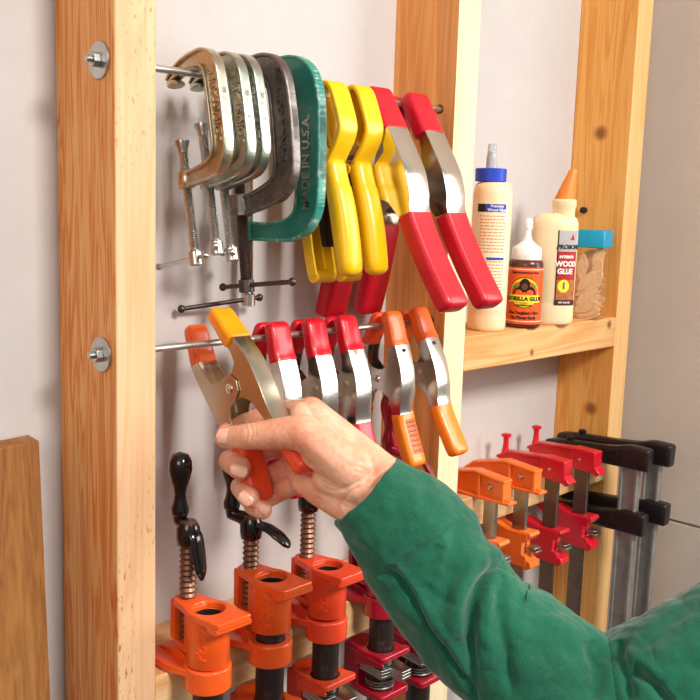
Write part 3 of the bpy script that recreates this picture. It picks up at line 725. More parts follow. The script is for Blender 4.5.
# ------------------------------------------------------------------ bar clamps
def bar_clamp(label, x, y0, yb, zt, mat, barm, kind, sz, zlow, group, tail=.030, bt=.0052):
    """y0 rear / yb front face of the bar; zt underside of the fixed head on the rail; sz top of the slider"""
    t = thing('bar_clamp', label, 'clamp', (x, 0, 0), group=group)
    if kind == 'black':
        mb = MB()
        mb.box((-bt/2, yb, zlow), (bt/2, yb+.0045, zt+.028)).box((-bt/2, y0-.0045, zlow), (bt/2, y0, zt+.028)).box((-bt*.25, yb+.002, zlow), (bt*.25, y0-.002, zt+.028))
        obj('bar', mb, barm, t, bevel=.0012, segs=3)
    else:
        obj('bar', MB().box((-bt/2, yb, zlow), (bt/2, y0, zt+.012)), barm, t, bevel=.0008)
    hw = .0075
    if kind == 'black':
        def arm(z, back, up, nm, hf):
            # tapered arm from the bar toward the wall
            P = spline([(yb-.0145, z+.0165), ((yb+y0)/2, z+.0170), (y0+.020, z+.0135), (back-.012, z+up+.006), (back, z+up+.001)], 6); n = len(P)
            Tk = lerp_list([.031, .032, .026, .015, .011], 6)
            mb = MB(); rsweep(mb, P, .0185, Tk, .25, e0=.003, e1=.004)
            a = obj(nm, mb, mat, t, bevel=.0008, smooth=45)
            obj('recessed_panel', MB().prism([(y0+.004, z+.010), (y0+.040, z+.009), (y0+.038, z+.017), (y0+.004, z+.024)], -.0097, -.0090), mat, a, bevel=.0005)
            return a
        h = arm(zt+.001, .064, .006, 'fixed_jaw', 0)
        obj('adjusting_knob', MB().lathe([(.004, -.004), (.0042, .001), (.0055, .003), (.0055, .006), (.002, .0075)], (0, .030, zt+.0215), 'z', 14), mat, h)
        arm(sz, .055, .004, 'sliding_jaw', 0)
        return t
    # head of the light clamps
    hb = MB()
    fr, bk = yb-.012, y0+.003
    T_ = .0095
    mb = MB()
    zt0, zt1 = zt, zt+.026
    armp = [(fr+.002, zt+.008), (fr+.001, zt+.0265), (bk+.010, zt+.031), (.050, zt+.020), (.066, zt+.006), (.060, zt+.0005), (bk, zt+.0005), (bk-.002, zt-.002), (fr-.010, zt-.001), (fr-.009, zt+.004), (fr-.003, zt+.005)] if kind == 'orange' else \
           [(fr+.003, zt+.006), (fr+.003, zt+.0255), (bk-.002, zt+.027), (bk+.002, zt+.022), (.056, zt+.020), (.066, zt+.012), (.062, zt+.0005), (bk, zt+.0005), (bk-.002, zt-.001), (fr+.004, zt-.001)]
    if kind == 'orange':
        mb.prism(armp, -.0040, .0040)
        # flanges (I section): along top and bottom
        rsweep(mb, [V(p) for p in [(fr-.002, zt+.0260), (bk+.010, zt+.0305), (.050, zt+.0195), (.066, zt+.0065)]], .0170, .0036, .4)
        rsweep(mb, [V(p) for p in [(fr-.010, zt+.0010), (bk-.004, zt+.0002), (.060, zt+.0020)]], .0170, .0036, .4)
        mb.prism([(fr-.001, zt+.002), (fr-.001, zt+.026), (fr+.004, zt+.026), (fr+.004, zt+.002)], -.0080, .0080)
        mb.prism([(bk+.001, zt+.002), (bk+.001, zt+.028), (bk+.004, zt+.028), (bk+.004, zt+.002)], -.0080, .0080)
        h = obj('fixed_jaw', mb, mat, t, bevel=.0009)
    else:
        mb.prism([p for p in armp if 1], -.0035, .0035)
        mb.prism([(fr, zt+.004), (fr, zt+.0270), (bk, zt+.0280), (bk, zt+.001), (fr+.004, zt-.002)], -.0100, .0100)
        rsweep(mb, [V(p) for p in [(bk-.002, zt+.0255), (.050, zt+.0215), (.066, zt+.012)]], .0140, .0040, .4)
        mb.prism([(fr+.004, zt-.003), (fr-.003, zt-.005), (fr-.008, zt-.001), (fr-.005, zt+.003), (fr, zt+.007), (fr+.006, zt+.010)], -.0090, .0090)
        h = obj('fixed_jaw', mb, mat, t, bevel=.0012)
        obj('stop_knob', MB().lathe([(.0058, -.012), (.0042, -.006), (.0036, .003), (.0040, .008), (.0068, .010), (.0068, .0125), (.005, .0135)], (0, .056, zt+.031), 'z', 16), mat, t)
    obj('rivet', MB().ball((-.0088 if kind != 'orange' else -.0042, (yb+y0)/2, zt+.0150), .0036, sc=(.55, 1, 1)) if kind == 'orange' else MB().ball((-.0100, (yb+y0)/2, zt+.0130), .0022, sc=(.5, 1, 1)), M['steel'], h)
    # slider
    mb = MB(); z = sz
    mb.prism([(yb-.009, z-.001), (y0+.003, z-.001), (y0+.026, z+.005), (y0+.026, z-.016), (y0+.004, z-.044), (yb-.009, z-.044), (yb-.009, z-.030), (yb-.002, z-.028), (yb-.002, z-.012), (yb-.009, z-.010)], -.0105, -.0030)
    mb.prism([(yb-.001, z-.001), (y0+.003, z-.001), (y0+.026, z+.005), (y0+.026, z-.016), (y0+.004, z-.044), (yb-.001, z-.044)], .0030, .0105)
    mb.prism([(y0+.0005, z-.001), (y0+.056, z+.012), (y0+.056, z-.004), (y0+.0005, z-.044)], -.0050, .0050)
    mb.prism([(yb+.006, z), (yb-.012, z+.001), (yb-.014, z-.003), (yb-.008, z-.010), (yb+.006, z-.010)], -.0098, .0112)
    mb.prism([(yb+.006, z-.0435), (yb-.010, z-.047), (yb-.016, z-.043), (yb-.015, z-.036), (yb-.009, z-.034), (yb-.004, z-.029), (yb+.006, z-.029)], -.0098, .0112)
    s = obj('sliding_jaw', mb, mat, t, bevel=.0007)
    for q in range(2):
        obj('clutch_plate', MB().box((-.0025, yb-.016-.002*q, z-.0215-.0036*q), (.0115, yb-.001, z-.0190-.0036*q)), M['steel'], s, bevel=.0004)
    obj('clutch_spring', MB().tube([(.0025*math.cos(a_*.7), yb-.003+.0025*math.sin(a_*.7), z-.036+a_*.0006) for a_ in range(26)], .0006, 6), M['steel'], s)
    return t
ZR2 = -.2155
gB = 'bar clamps hooked over the right rail'
bar_clamp('orange bar clamp beside the middle stud, leftmost of the bar clamps', .4985, -.0125, -.0305, ZR2+.0015, M['orangeb'], M['barsteel'], 'orange', -.262, -.62, gB)
bar_clamp('orange bar clamp second from the middle stud, its slider showing above the sleeve', .5640, -.0110, -.0300, ZR2+.0015, M['orangeb'], M['barsteel'], 'orange', -.266, -.62, gB)
bar_clamp('red bar clamp next to the second orange bar clamp', .6370, -.0090, -.0290, ZR2+.0005, M['redb'], M['barsteel2'], 'red', -.280, -.70, gB)
bar_clamp('red bar clamp next to the black bar clamps', .7100, -.0095, -.0300, ZR2+.0005, M['redb'], M['barsteel2'], 'red', -.2775, -.70, gB)
bar_clamp('black heavy bar clamp nearer the camera, with bright steel bar', .7570, -.0520, -.0785, ZR2, M['blackb'], M['barsteel3'], 'black', -.304, -.8, gB, bt=.011)
bar_clamp('black heavy bar clamp closest to the side wall', .7900, -.0690, -.0930, ZR2+.004, M['blackb'], M['barsteel3'], 'black', -.2925, -.8, gB, bt=.011)

# ------------------------------------------------------------------ glue bottles on the shelf
SZ = -.0189
def facing(x, y, extra=0):
    return math.atan2(CAM.y-y, CAM.x-x)+PI/2+extra
def ell(mb, prof, a, b, seg=48):
    """prof: (scale, height) of an oval a x b"""
    mb.loft([[(max(k, 1e-4)*a*math.cos(2*PI*i/seg), max(k, 1e-4)*b*math.sin(2*PI*i/seg), z) for i in range(seg)] for k, z in prof]); return mb
def panel(a, b, z0, z1, u0, u1, off=.0003, n=24):
    vs = []
    for i in range(n+1):
        ph = -PI/2+(u0+(u1-u0)*i/n)/a
        for z in (z0, z1): vs.append(((a+off)*math.cos(ph), (b+off)*math.sin(ph), z))
        for z in (z1, z0): vs.append(((a-.0004)*math.cos(ph), (b-.0004)*math.sin(ph), z))
    fs = []
    for i in range(n):
        for j in range(4): fs.append((4*i+j, 4*i+(j+1) % 4, 4*i+4+(j+1) % 4, 4*i+4+j))
    fs += [(0, 1, 2, 3), (4*n+3, 4*n+2, 4*n+1, 4*n)]
    return MB().add(vs, fs)
def disc(a, b, uc, zc, ru, rz, off, n=32, pts=None):
    pts = pts or [(ru*math.cos(2*PI*i/n), rz*math.sin(2*PI*i/n)) for i in range(n)]
    n = len(pts)
    vs = []
    for o_ in (off, -.0002):
        for p, q in pts:
            ph = -PI/2+(uc+p)/a; vs.append(((a+o_)*math.cos(ph), (b+o_)*math.sin(ph), zc+q))
    c1 = len(vs); ph = -PI/2+uc/a; vs.append(((a+off)*math.cos(ph), (b+off)*math.sin(ph), zc))
    fs = [(i, (i+1) % n, c1) for i in range(n)]+[(i, i+n, (i+1) % n+n, (i+1) % n) for i in range(n)]
    return MB().add(vs, fs)
def wtext(s, size, a, b, uc, zc, off=.0006, **k):
    tm = text_mb(s, size, .00015, **k); nv = []
    for x, y, z in tm.v:
        ph = -PI/2+(uc+x)/a; o_ = off+z; nv.append(((a+o_)*math.cos(ph), (b+o_)*math.sin(ph), zc+y))
    tm.v = nv; return tm
# 1 tall glue bottle, blue cap
x, y = .5350, .0256
t = thing('glue_bottle', 'tall cream glue bottle with blue cap and clear nozzle, leftmost on the shelf', 'bottle', (x, y, SZ), (0, 0, facing(x, y)), 'glue bottles on the shelf')
A = B = .0232
bt = obj('bottle_body', ell(MB(), [(0, 0), (.88, 0), (.97, .002), (1, .006), (1, .018), (.985, .020), (.985, .021), (1, .023), (1, .162), (.985, .167), (.93, .172), (.82, .1755), (.70, .1765), (0, .1770)], A, B), M['cream'], t, smooth=60)
lab = obj('label', panel(A, B, .026, .152, -.026, .022), M['lab_cream'], t)
obj('blue_band', panel(A, B, .1415, .151, -.008, .018, .0005), M['lab_blu'], lab)
obj('dark_band', panel(A, B, .1415, .151, -.018, -.008, .0005), M['lab_blk'], lab)
obj('lettering', wtext('Premium', .0042, A, B, .006, .1485, bold=.0001), M['lab_wht'], lab); obj('lettering', wtext('Wood Glue', .0046, A, B, .006, .1440, bold=.0001), M['lab_wht'], lab)
fine = MB(); rr = random.Random(4)
for i in range(26):
    zz = .136-.0038*i
    if 12 <= i <= 13: continue
    u = -.014
    while u < .017:
        l = rr.uniform(.002, .006); p = panel(A, B, zz, zz+.0014, u, min(u+l, .018), .0005, 3); fine.add(p.v, p.f); u += l+.0011
obj('small_print', fine, M['lab_orp'], lab)
obj('blue_line', panel(A, B, .0855, .0885, -.004, .018, .0005), M['lab_blu'], lab)
cp = MB(); ns = 60
cp.loft([[((r0+(.0004 if i % 2 else 0))*math.cos(2*PI*i/ns), (r0+(.0004 if i % 2 else 0))*math.sin(2*PI*i/ns), z) for i in range(ns)] for r0, z in ((.0170, .1770), (.0181, .1775), (.0183, .1915), (.0176, .1925), (.0062, .1930))]); cp.v = [(a_-.0035, b_, c_) for a_, b_, c_ in cp.v]
obj('cap', cp, M['blue'], t)
obj('nozzle', MB().lathe([(.0062, .1945), (.0062, .202), (.0056, .2075), (.0048, .208), (.0044, .214), (.0001, .2145)], (-.0035, 0, -.002), seg=24), M['white'], t)
obj('clear_cover', MB().lathe([(.0066, .1950), (.0062, .2090), (.0058, .2100), (.0050, .2230), (.0001, .2240)], (-.0035, 0, -.002), seg=24), M['glass_tip'], t)
# 2 small brown bottle
x, y = .5980, .0149
t = thing('glue_bottle', 'small brown glue bottle with orange label and white spout', 'bottle', (x, y, SZ), (0, 0, facing(x, y)), 'glue bottles on the shelf')
A = B = .0216
obj('bottle_body', ell(MB(), [(0, 0), (.90, 0), (.98, .002), (1, .005), (1, .078), (.97, .082), (.86, .0845), (0, .0845)], A, B), M['brownb'], t, smooth=60)
lab = obj('label', panel(A, B, .0055, .0755, -.034, .034), M['lab_or'], t)
obj('cream_stripe', panel(A, B, .0725, .0735, -.034, .034, .0005), M['lab_cream'], lab); obj('cream_stripe', panel(A, B, .0085, .0095, -.034, .034, .0005), M['lab_cream'], lab)
obj('emblem', disc(A, B, 0, .0445, .0190, .0190, .0004), M['lab_blk'], lab)
obj('emblem_ring', disc(A, B, 0, .0445, .0180, .0180, .0006), M['lab_yel'], lab)
obj('emblem_centre', disc(A, B, 0, .0455, .0140, .0145, .0008), M['lab_or'], lab)
gp = [(-.0145, -.010), (-.0140, .000), (-.0100, .0050), (-.0065, .0060), (-.0060, .0110), (-.0035, .0150), (0, .0162), (.0035, .0150), (.0060, .0110), (.0065, .0060), (.0100, .0050), (.0140, .000), (.0145, -.010)]
obj('emblem_animal', disc(A, B, 0, .0460, 0, 0, .0010, pts=gp), M['lab_blk'], lab)
obj('emblem_face', disc(A, B, 0, .0520, .0036, .0042, .0012), plain('brown_print', '#6a3a22', .5), lab)
obj('emblem_leaf', disc(A, B, -.0110, .0515, .0032, .0020, .0012), M['lab_grn'], lab); obj('emblem_leaf', disc(A, B, .0115, .0525, .0026, .0018, .0012), M['lab_grn'], lab)
obj('name_band', panel(A, B, .0325, .0415, -.0200, .0200, .0013), M['lab_yel'], lab)
obj('lettering', wtext('GORILLA GLUE', .0066, A, B, 0, .0370, .0016, bold=.00025), M['lab_blk'], lab)
obj('lettering', wtext('WATERPROOF', .0028, A, B, 0, .0290, .0010, bold=.0001), M['lab_blk'], lab)
obj('lettering', wtext('The Toughest Glue', .0050, A, B, 0, .0195, .0006, bold=.0002), M['lab_blk'], lab)
obj('lettering', wtext('On Planet Earth', .0050, A, B, 0, .0135, .0006, bold=.0002), M['lab_blk'], lab)
obj('lettering', wtext('100% WATERPROOF GLUE', .0030, A, B, 0, .0688, .0006, bold=.0001), M['lab_blk'], lab)
obj('cap', MB().lathe([(.0180, .0835), (.0186, .0845), (.0184, .0975), (.0170, .0995), (.0120, .1025), (.0065, .1075), (.0042, .1140), (.0040, .1215), (.0054, .1225), (.0056, .1320), (.0046, .1345), (.0001, .1350)], seg=40), M['white'], t, smooth=50)
# 3 oval wood glue bottle
x, y = .6590, .0150
t = thing('glue_bottle', 'wide cream wood glue bottle with orange pointed tip and red label', 'bottle', (x, y, SZ), (0, 0, facing(x, y, R_(4))), 'glue bottles on the shelf')
A, B = .0298, .0200
obj('bottle_body', ell(MB(), [(0, 0), (.88, 0), (.96, .002), (1, .006), (1, .024), (.975, .027), (.975, .030), (1, .033), (1, .124), (.985, .130), (.92, .136), (.72, .1405), (.50, .1425), (0, .1430)], A, B), M['cream'], t, smooth=60)
lab = obj('label', panel(A, B, .026, .121, .004, .036), M['lab_red'], t)
obj('silver_band', panel(A, B, .0945, .121, .004, .036, .0005), M['lab_gry'], lab)
obj('dark_edge', panel(A, B, .026, .121, .0035, .0048, .0007), M['lab_blk'], lab)
obj('wood_picture', panel(A, B, .033, .058, .0048, .036, .0005), plain('wood_print', '#c0713a', .5, var=.4, nscale=150), lab)
obj('dark_foot', panel(A, B, .026, .033, .0048, .036, .0006), plain('maroon_print', '#4a1a18', .5), lab)
obj('lettering', wtext('PROBOND', .0078, A, B, .0210, .1000, .0009, shear=.25, bold=.0003), M['lab_blk'], lab)
obj('triangle_mark', disc(A, B, .0240, .1120, 0, 0, .0009, pts=[(-.004, -.003), (.004, -.003), (.001, .005)]), M['lab_red'], lab)
obj('lettering', wtext('INTERIOR', .0048, A, B, .0170, .0875, .0009, bold=.0002), M['lab_wht'], lab)
obj('lettering', wtext('WOOD', .0092, A, B, .0175, .0785, .0009, bold=.0004), M['lab_wht'], lab)
obj('lettering', wtext('GLUE', .0092, A, B, .0160, .0690, .0009, bold=.0004), M['lab_wht'], lab)
obj('round_seal', disc(A, B, .0145, .0505, .0082, .0082, .0009), M['lab_yel'], lab)
obj('lettering', wtext('1', .0120, A, B, .0145, .0505, .0012, bold=.0004), M['lab_blu'], lab)
obj('lettering', wtext('NET 16 FL OZ', .0028, A, B, .0170, .0295, .0009, bold=.0001), M['lab_wht'], lab)
obj('neck_ring', MB().lathe([(.0140, .1390), (.0140, .1480), (.0155, .1510), (.0155, .1580), (.0140, .1600), (.0001, .1600)], (.010, 0, 0), seg=32), M['cream'], t)
tip = MB(); rings = []
for r0, z, dx in ((.0132, .1595, .010), (.0130, .1610, .010), (.0056, .1950, .0180), (.0048, .1975, .0185), (.0001, .1980, .0185)):
    rings.append([(dx+r0*math.cos(2*PI*i/28), r0*math.sin(2*PI*i/28), z) for i in range(28)])
obj('pointed_tip', tip.loft(rings), M['orangetip'], t, smooth=60)
# 4 jar of wood biscuits
x, y = .7600, .0160; JR = facing(x, y, R_(-16))
t = thing('jar', 'square clear jar with turquoise lid full of wooden joining biscuits', 'jar', (x, y, SZ), (0, 0, JR))
def sq(w_, c_, z): return [(a, b, z) for a, b in rrect(w_, w_, c_, 5)]
jb = MB().loft([sq(.034, .006, 0), sq(.0385, .007, .0015), sq(.0400, .008, .005), sq(.0400, .008, .092), sq(.0370, .010, .0965), sq(.0350, .012, .099)], cap=False)
jb.add(sq(.034, .006, 0), [tuple(range(24))])
obj('jar_body', jb, M['jar'], t, smooth=60)
obj('lid', MB().loft([sq(.0410, .003, .0975), sq(.0425, .003, .0980), sq(.0425, .003, .1195), sq(.0410, .003, .1210)]), M['teal_lid'], t, bevel=.0006)
def biscuit_mb():
    L_, W_, th = .0180, .0066, .0017; pts = []
    for i in range(15): a = -1+2*i/14; pts.append((a*L_, W_*(1-abs(a)**2.2)+.0006))
    for i in range(15): a = 1-2*i/14; pts.append((a*L_, -W_*(1-abs(a)**2.2)-.0006))
    return MB().add([(p, -th, q) for p, q in pts]+[(p, th, q) for p, q in pts], [tuple(range(30)), tuple(range(59, 29, -1))]+[(i, i+30, (i+1) % 30+30, (i+1) % 30) for i in range(30)])
bis = None; rb = random.Random(11)
names = ['bottom', 'second', 'third', 'fourth', 'fifth', 'top']
spots = [(-.0085, .071, 88, 0), (.003, .076, 68, 1), (.0105, .066, 76, 0), (-.004, .060, 35, 2), (.004, .052, 40, 1), (.000, .040, 30, 0), (-.002, .032, 22, 1), (.002, .049, 28, 2), (.001, .024, 30, 0), (-.002, .014, 18, 1), (.002, .011, 12, 0), (.000, .020, -8, 2), (.003, .035, 48, 3), (-.004, .074, 60, 3), (-.009, .045, 80, 3), (.003, .022, 20, 3), (.000, .031, 38, 0), (-.001, .086, 10, 2), (.010, .083, 82, 1), (-.002, .052, 52, 0), (.001, .007, 4, 0), (.000, .017, 24, 0), (.002, .042, 44, 1), (.010, .052, 70, 0), (-.011, .028, 75, 1)]
for i, (u, zz, an, ly) in enumerate(spots):
    if bis is None:
        bis = obj('wood_biscuit', biscuit_mb(), M['biscuit'], None, bevel=.0005); b_ = bis
    else: b_ = bis.copy(); COL.objects.link(b_)
    off = V((u, -.0150+.0062*ly+(i % 3)*.0012, zz)); off.rotate(Matrix.Rotation(JR, 3, 'Z'))
    b_.location = V((x, y, SZ))+off; b_.rotation_euler = (R_(rb.uniform(-6, 6)), -R_(an), JR+R_(rb.uniform(-5, 5)))
    side = ['front', 'second', 'third', 'back'][ly]
    tag(b_, 'oval wooden biscuit inside the square jar with turquoise lid', 'wood biscuit', 'wooden biscuits in the jar')

# ------------------------------------------------------------------ hand and arm
def P3(t): return at(t[0], t[1], d=t[2])
hb = MB()
def chain(pts, rad):
    q = [P3(p) for p in pts]
    for i in range(len(q)-1): hb.capsule(q[i], q[i+1], rad[i], rad[i+1])
    return q
Wr, Wu = (387, 478, .788), (357, 509, .792)
MC = dict(i=(311, 411, .825), m=(313, 434, .836), r=(308, 457, .840), p=(301, 480, .834))
fi = chain([MC['i'], (273, 413, .862), (245, 423, .868), (226, 432, .852)], [.0116, .0098, .0088, .0080])
fm = chain([MC['m'], (268, 449, .874), (230, 461, .858), (240, 468, .828)], [.0116, .0102, .0103, .0102])
fr_ = chain([MC['r'], (272, 476, .873), (241, 487, .859), (249, 497, .829)], [.0112, .0098, .0096, .0095])
fp = chain([MC['p'], (278, 493, .864), (253, 506, .852), (263, 510, .833)], [.0100, .0088, .0083, .0083])
th = chain([(352, 470, .786), (303, 432, .787), (254, 436, .803), (226, 438, .822)], [.0185, .0152, .0116, .0094])
for a_, b_, r0, r1 in ((Wr, MC['i'], .0170, .0125), (Wr, MC['m'], .0175, .0125), (Wu, MC['r'], .0175, .0120), (Wu, MC['p'], .0170, .0112), (Wu, MC['m'], .0165, .0110), (Wr, Wu, .0172, .0172),
                       (Wr, (345, 447, .800), .0165, .0130), ((345, 447, .800), (313, 414, .812), .0150, .0110), ((303, 432, .790), (302, 413, .812), .0100, .0100), ((320, 440, .800), (306, 420, .812), .0140, .0120),
                       (Wu, (318, 490, .812), .0165, .0130), ((318, 490, .812), (303, 482, .826), .0125, .0105), (Wr, (420, 515, .782), .0180, .0190), (Wu, (392, 545, .786), .0180, .0190), ((372, 492, .784), (410, 530, .780), .0180, .0190),
                       ((345, 466, .790), (318, 452, .792), .0175, .0145), ((360, 487, .785), (330, 478, .800), .0165, .0150)):
    hb.capsule(P3(a_), P3(b_), r0, r1)
hand = obj('person', hb, M['skin'])
md = hand.modifiers.new('r', 'REMESH'); md.mode = 'VOXEL'; md.voxel_size = .0009; md.use_smooth_shade = True
md = hand.modifiers.new('s', 'SMOOTH'); md.factor = .6; md.iterations = 14
bake(hand)
def project_np(co):
    C = np.array(CAM); d = co-C; z = d @ np.array(_f); return 350+CF*(d @ np.array(CRt))/z, 350-CF*(d @ np.array(CUp))/z
def grooves(o, lines, only_front=True):
    """press wrinkles into a surface: each line is (pixel polyline, depth in m, width in px); negative depth raises"""
    me = o.data; n = len(me.vertices); co = np.empty(n*3); me.vertices.foreach_get('co', co); co = co.reshape(-1, 3)
    no = np.empty(n*3); me.vertices.foreach_get('normal', no); no = no.reshape(-1, 3)
    px, py = project_np(co); view = (co-np.array(CAM)); view /= np.linalg.norm(view, axis=1)[:, None]
    face = np.clip(-(no*view).sum(1)*2.5, 0, 1) if only_front else 1
    disp = np.zeros(n)
    for pts, dep, wd in lines:
        P = spline([V(p) for p in pts], 5); best = np.full(n, 1e9); tb = np.zeros(n)
        for i in range(len(P)-1):
            ax, ay = P[i]; bx, by = P[i+1]; ex, ey = bx-ax, by-ay; L2 = ex*ex+ey*ey+1e-9
            t = np.clip(((px-ax)*ex+(py-ay)*ey)/L2, 0, 1); dd = np.hypot(px-ax-t*ex, py-ay-t*ey)
            k = dd < best; best[k] = dd[k]; tb[k] = ((i+t)/(len(P)-1))[k]
        taper = np.clip(np.minimum(tb, 1-tb)*5, .0, 1)**.5
        disp -= dep*np.exp(-(best/wd)**2)*taper
    co += no*(disp*face)[:, None]
    me.vertices.foreach_set('co', co.reshape(-1)); me.update()
grooves(hand, [
    ([(245, 424), (247, 432), (246, 440)], .0005, 1.1), ([(249, 423), (252, 431), (250, 441)], .0006, 1.2), ([(254, 424), (256, 431), (254, 438)], .0004, 1.0),
    ([(276, 407), (283, 412), (290, 411)], .0012, 1.8),
    ([(284, 446), (296, 460), (312, 474), (330, 486), (347, 489)], .0012, 2.2), ([(318, 482), (332, 491), (350, 486), (360, 480)], .0010, 1.6),
    ([(343, 508), (346, 497), (353, 490), (362, 486)], .0012, 1.5), ([(318, 497), (323, 506)], .0010, 1.8), ([(338, 500), (344, 506), (352, 508)], .0008, 1.2),
    ([(345, 465), (358, 467), (368, 472)], .0005, 2.2), ([(278, 446), (280, 455), (292, 490), (297, 503)], .0006, 1.8),
    ([(352, 470), (375, 478), (388, 486)], .0005, 2.0), ([(305, 440), (322, 455), (338, 470)], -.0006, 5)])
me = hand.data
for p in me.polygons: p.use_smooth = True
tag(hand, 'person reaching in from the right, only a hand and green-sleeved arm showing, squeezing a clamp', 'person')
def fingernail(px_, py_, d, ln, wd, ang, curve=.5, lean=0):
    """a small curved plate facing the camera; ang: direction of the finger in the picture, degrees"""
    c = at(px_, py_, d=d); a = R_(ang)
    L_ = (CRt*math.cos(a)+CUp*math.sin(a)); N_ = (CAM-c).normalized(); L_ = (L_-N_*L_.dot(N_)).normalized(); S_ = N_.cross(L_); L_ = (L_-N_*lean).normalized(); N_ = L_.cross(S_)
    mb = MB(); rings = []
    nu, nv_ = 12, 10
    for i in range(nu+1):
        u = -1+2*i/nu; ring = []
        half = (1-abs(u)**3.2)**(1/3.2) if abs(u) < 1 else .02
        for j in range(nv_+1):
            v_ = (-1+2*j/nv_)*max(half, .05)
            ring.append(c+L_*u*ln/2+S_*v_*wd/2-N_*(curve*wd*.35*v_*v_+.12*ln*u*u*.35))
        for j in range(nv_, -1, -1):
            ring.append(V(ring[j])-N_*.0012)
        rings.append(ring)
    mb.loft(rings); return obj('fingernail', mb, M['nail'], hand, smooth=70)

fingernail(226, 436.5, .8078, .0180, .0140, 176, .55, .22)
fingernail(239, 470.0, .8152, .0155, .0115, -20, .5)
fingernail(246, 498.5, .8180, .0140, .0112, -38, .5)
fingernail(264, 509, .8235, .0095, .0085, -35, .45)
# sleeve: a loose cotton tube with real thickness at the cuff, bent at the elbow
def sleeve_tube(st, flat=.86, n=36, seg=420, cuff=False):
    P = spline([V((a, b_, c_, d_)) for a, b_, c_, d_ in st], n)
    C = [at(p[0], p[1], d=p[2]) for p in P]; Rr = [p[3]*p[2]/CF for p in P]; k = len(P); rings = []
    fr0 = []
    for i in range(k):
        T = (C[min(i+1, k-1)]-C[max(i-1, 0)]).normalized(); N = (CAM-C[i]).normalized(); N = (N-T*N.dot(T)).normalized(); S = T.cross(N)
        fr0.append((C[i], S, N, Rr[i], T))
    def ring(f, sc_=0, sh=0):
        c, S, N, r, T = f
        return [c+T*sh+S*(r+sc_)*math.cos(2*PI*j/seg)+N*(r*flat+sc_)*math.sin(2*PI*j/seg) for j in range(seg)]
    if cuff:
        for q in (18, 12, 6, 0): rings.append(ring(fr0[q], -.0016))
        rings.append(ring(fr0[0], -.0013, -.0004)); rings.append(ring(fr0[0], -.0005, -.0008))
    for f in fr0: rings.append(ring(f))
    return rings
sl = MB()
sl.loft(sleeve_tube([(367.5, 491.5, .785, 44), (392, 515, .784, 54), (416, 541, .782, 62), (437, 575, .78, 62), (462, 607, .778, 64), (487, 634, .775, 64), (517, 656, .772, 69), (563, 703, .766, 80), (612, 742, .76, 90), (655, 778, .755, 88)], cuff=True), cap=False)
sl.loft(sleeve_tube([(606, 800, .757, 60), (622, 776, .757, 88), (650, 740, .755, 98), (682, 708, .75, 97), (718, 684, .745, 93), (766, 657, .74, 91), (835, 622, .73, 92), (900, 592, .72, 96)]))
slo = obj('sleeve', sl, M['cloth'], hand, smooth=180)
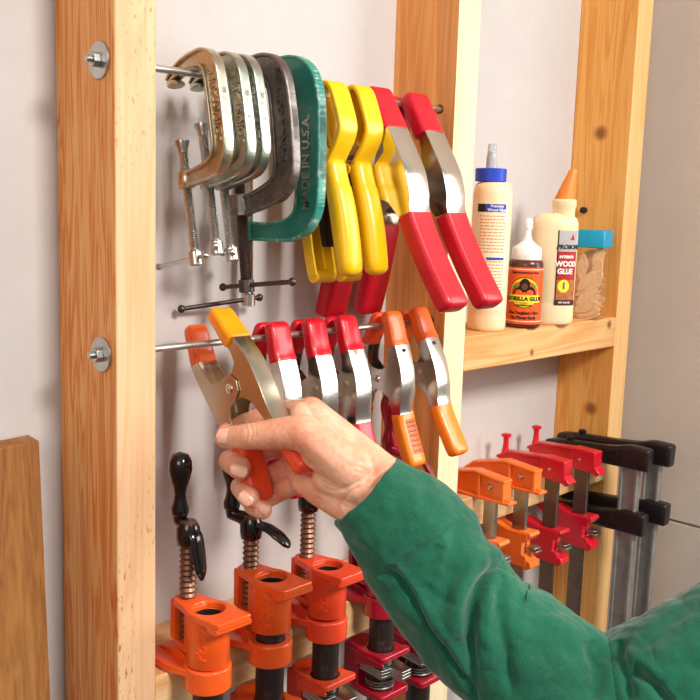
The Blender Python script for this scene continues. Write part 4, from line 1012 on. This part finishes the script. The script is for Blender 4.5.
F_ = [
 ([(453, 523), (418, 551), (384, 575)], .0020, 1.7), ([(450, 519), (415, 547), (381, 570)], -.0012, 3),
 ([(378, 578), (392, 574), (406, 590), (426, 622), (446, 652), (470, 690), (480, 705)], .0050, 2.6),
 ([(382, 566), (396, 566), (412, 585), (434, 620), (456, 652), (480, 690)], -.0022, 5),
 ([(518, 573), (502, 564), (486, 575), (475, 600), (470, 640), (476, 700)], .0095, 5.5), ([(509, 556), (494, 552), (472, 566), (459, 600), (455, 640)], -.0060, 10),
 ([(505, 575), (500, 610), (505, 650), (512, 700)], .0050, 7), ([(490, 585), (488, 620), (490, 670)], -.0025, 8), ([(530, 590), (525, 640), (535, 700)], -.0020, 12),
 ([(528, 608), (548, 612), (575, 606)], .0012, 4), ([(440, 545), (430, 570), (420, 590)], .0020, 8), ([(462, 520), (452, 545), (448, 580), (440, 610)], .0018, 7),
 ([(345, 540), (372, 560), (384, 574)], .0014, 6), ([(425, 585), (440, 600), (452, 598)], .0012, 4),
 ([(560, 640), (580, 655), (598, 650)], .0030, 10), ([(594, 640), (600, 670), (594, 700)], .0070, 8), ([(560, 690), (575, 672), (600, 672)], .0020, 7),
 ([(632, 668), (650, 680), (672, 705)], .0090, 6), ([(622, 650), (640, 662), (660, 682)], -.0030, 8), ([(618, 640), (624, 668), (630, 700)], .0060, 5),
 ([(640, 640), (665, 622), (705, 602)], .0020, 9), ([(655, 655), (680, 650), (705, 640)], -.0025, 12), ([(670, 690), (690, 672), (710, 668)], .0030, 9)]
grooves(slo, F_)
tx = bpy.data.textures.new('cloth_relief', 'CLOUDS'); tx.noise_scale = .03
md = slo.modifiers.new('d', 'DISPLACE'); md.texture = tx; md.strength = .0075; md.mid_level = .5; md.texture_coords = 'LOCAL'
#LIGHTS
w = bpy.data.worlds.new('world'); sc.world = w; w.use_nodes = True; nt = w.node_tree
bg = nt.nodes['Background']
tc = nt.nodes.new('ShaderNodeTexCoord'); sx = nt.nodes.new('ShaderNodeSeparateXYZ'); rp = nt.nodes.new('ShaderNodeValToRGB')
mr = nt.nodes.new('ShaderNodeMapRange'); mr.inputs[1].default_value = -1
nt.links.new(tc.outputs['Generated'], sx.inputs[0]); nt.links.new(sx.outputs[2], mr.inputs[0]); nt.links.new(mr.outputs[0], rp.inputs[0]); nt.links.new(rp.outputs[0], bg.inputs[0])
e = rp.color_ramp.elements; e[0].position = .25; e[0].color = (.20, .15, .12, 1); e[1].position = .75; e[1].color = (.80, .78, .77, 1)
bg.inputs[1].default_value = .48
def area(name, loc, target, size, power, col=(1, 1, 1)):
    l = bpy.data.lights.new(name, 'AREA'); l.shape = 'RECTANGLE'; l.size = size[0]; l.size_y = size[1]; l.energy = power; l.color = col
    o = bpy.data.objects.new(name, l); COL.objects.link(o); o.location = loc
    o.rotation_euler = (V(target)-V(loc)).to_track_quat('-Z', 'Y').to_euler(); return o
area('key_softbox', (.25, -2.0, 1.35), (.25, 0, 0), (.5, .5), 60, (1, .97, .93))
area('side_softbox', (1.55, -1.25, .45), (.3, 0, 0), (.9, 1.1), 24, (1, .97, .94))
area('fill_softbox', (-1.6, -1.2, .8), (.3, 0, 0), (1.0, 1.0), 13, (1, .96, .92))
vs = sc.view_settings; vs.view_transform = 'Standard'; vs.look = 'None'; vs.gamma = 1; vs.exposure = .06; vs.use_curve_mapping = False
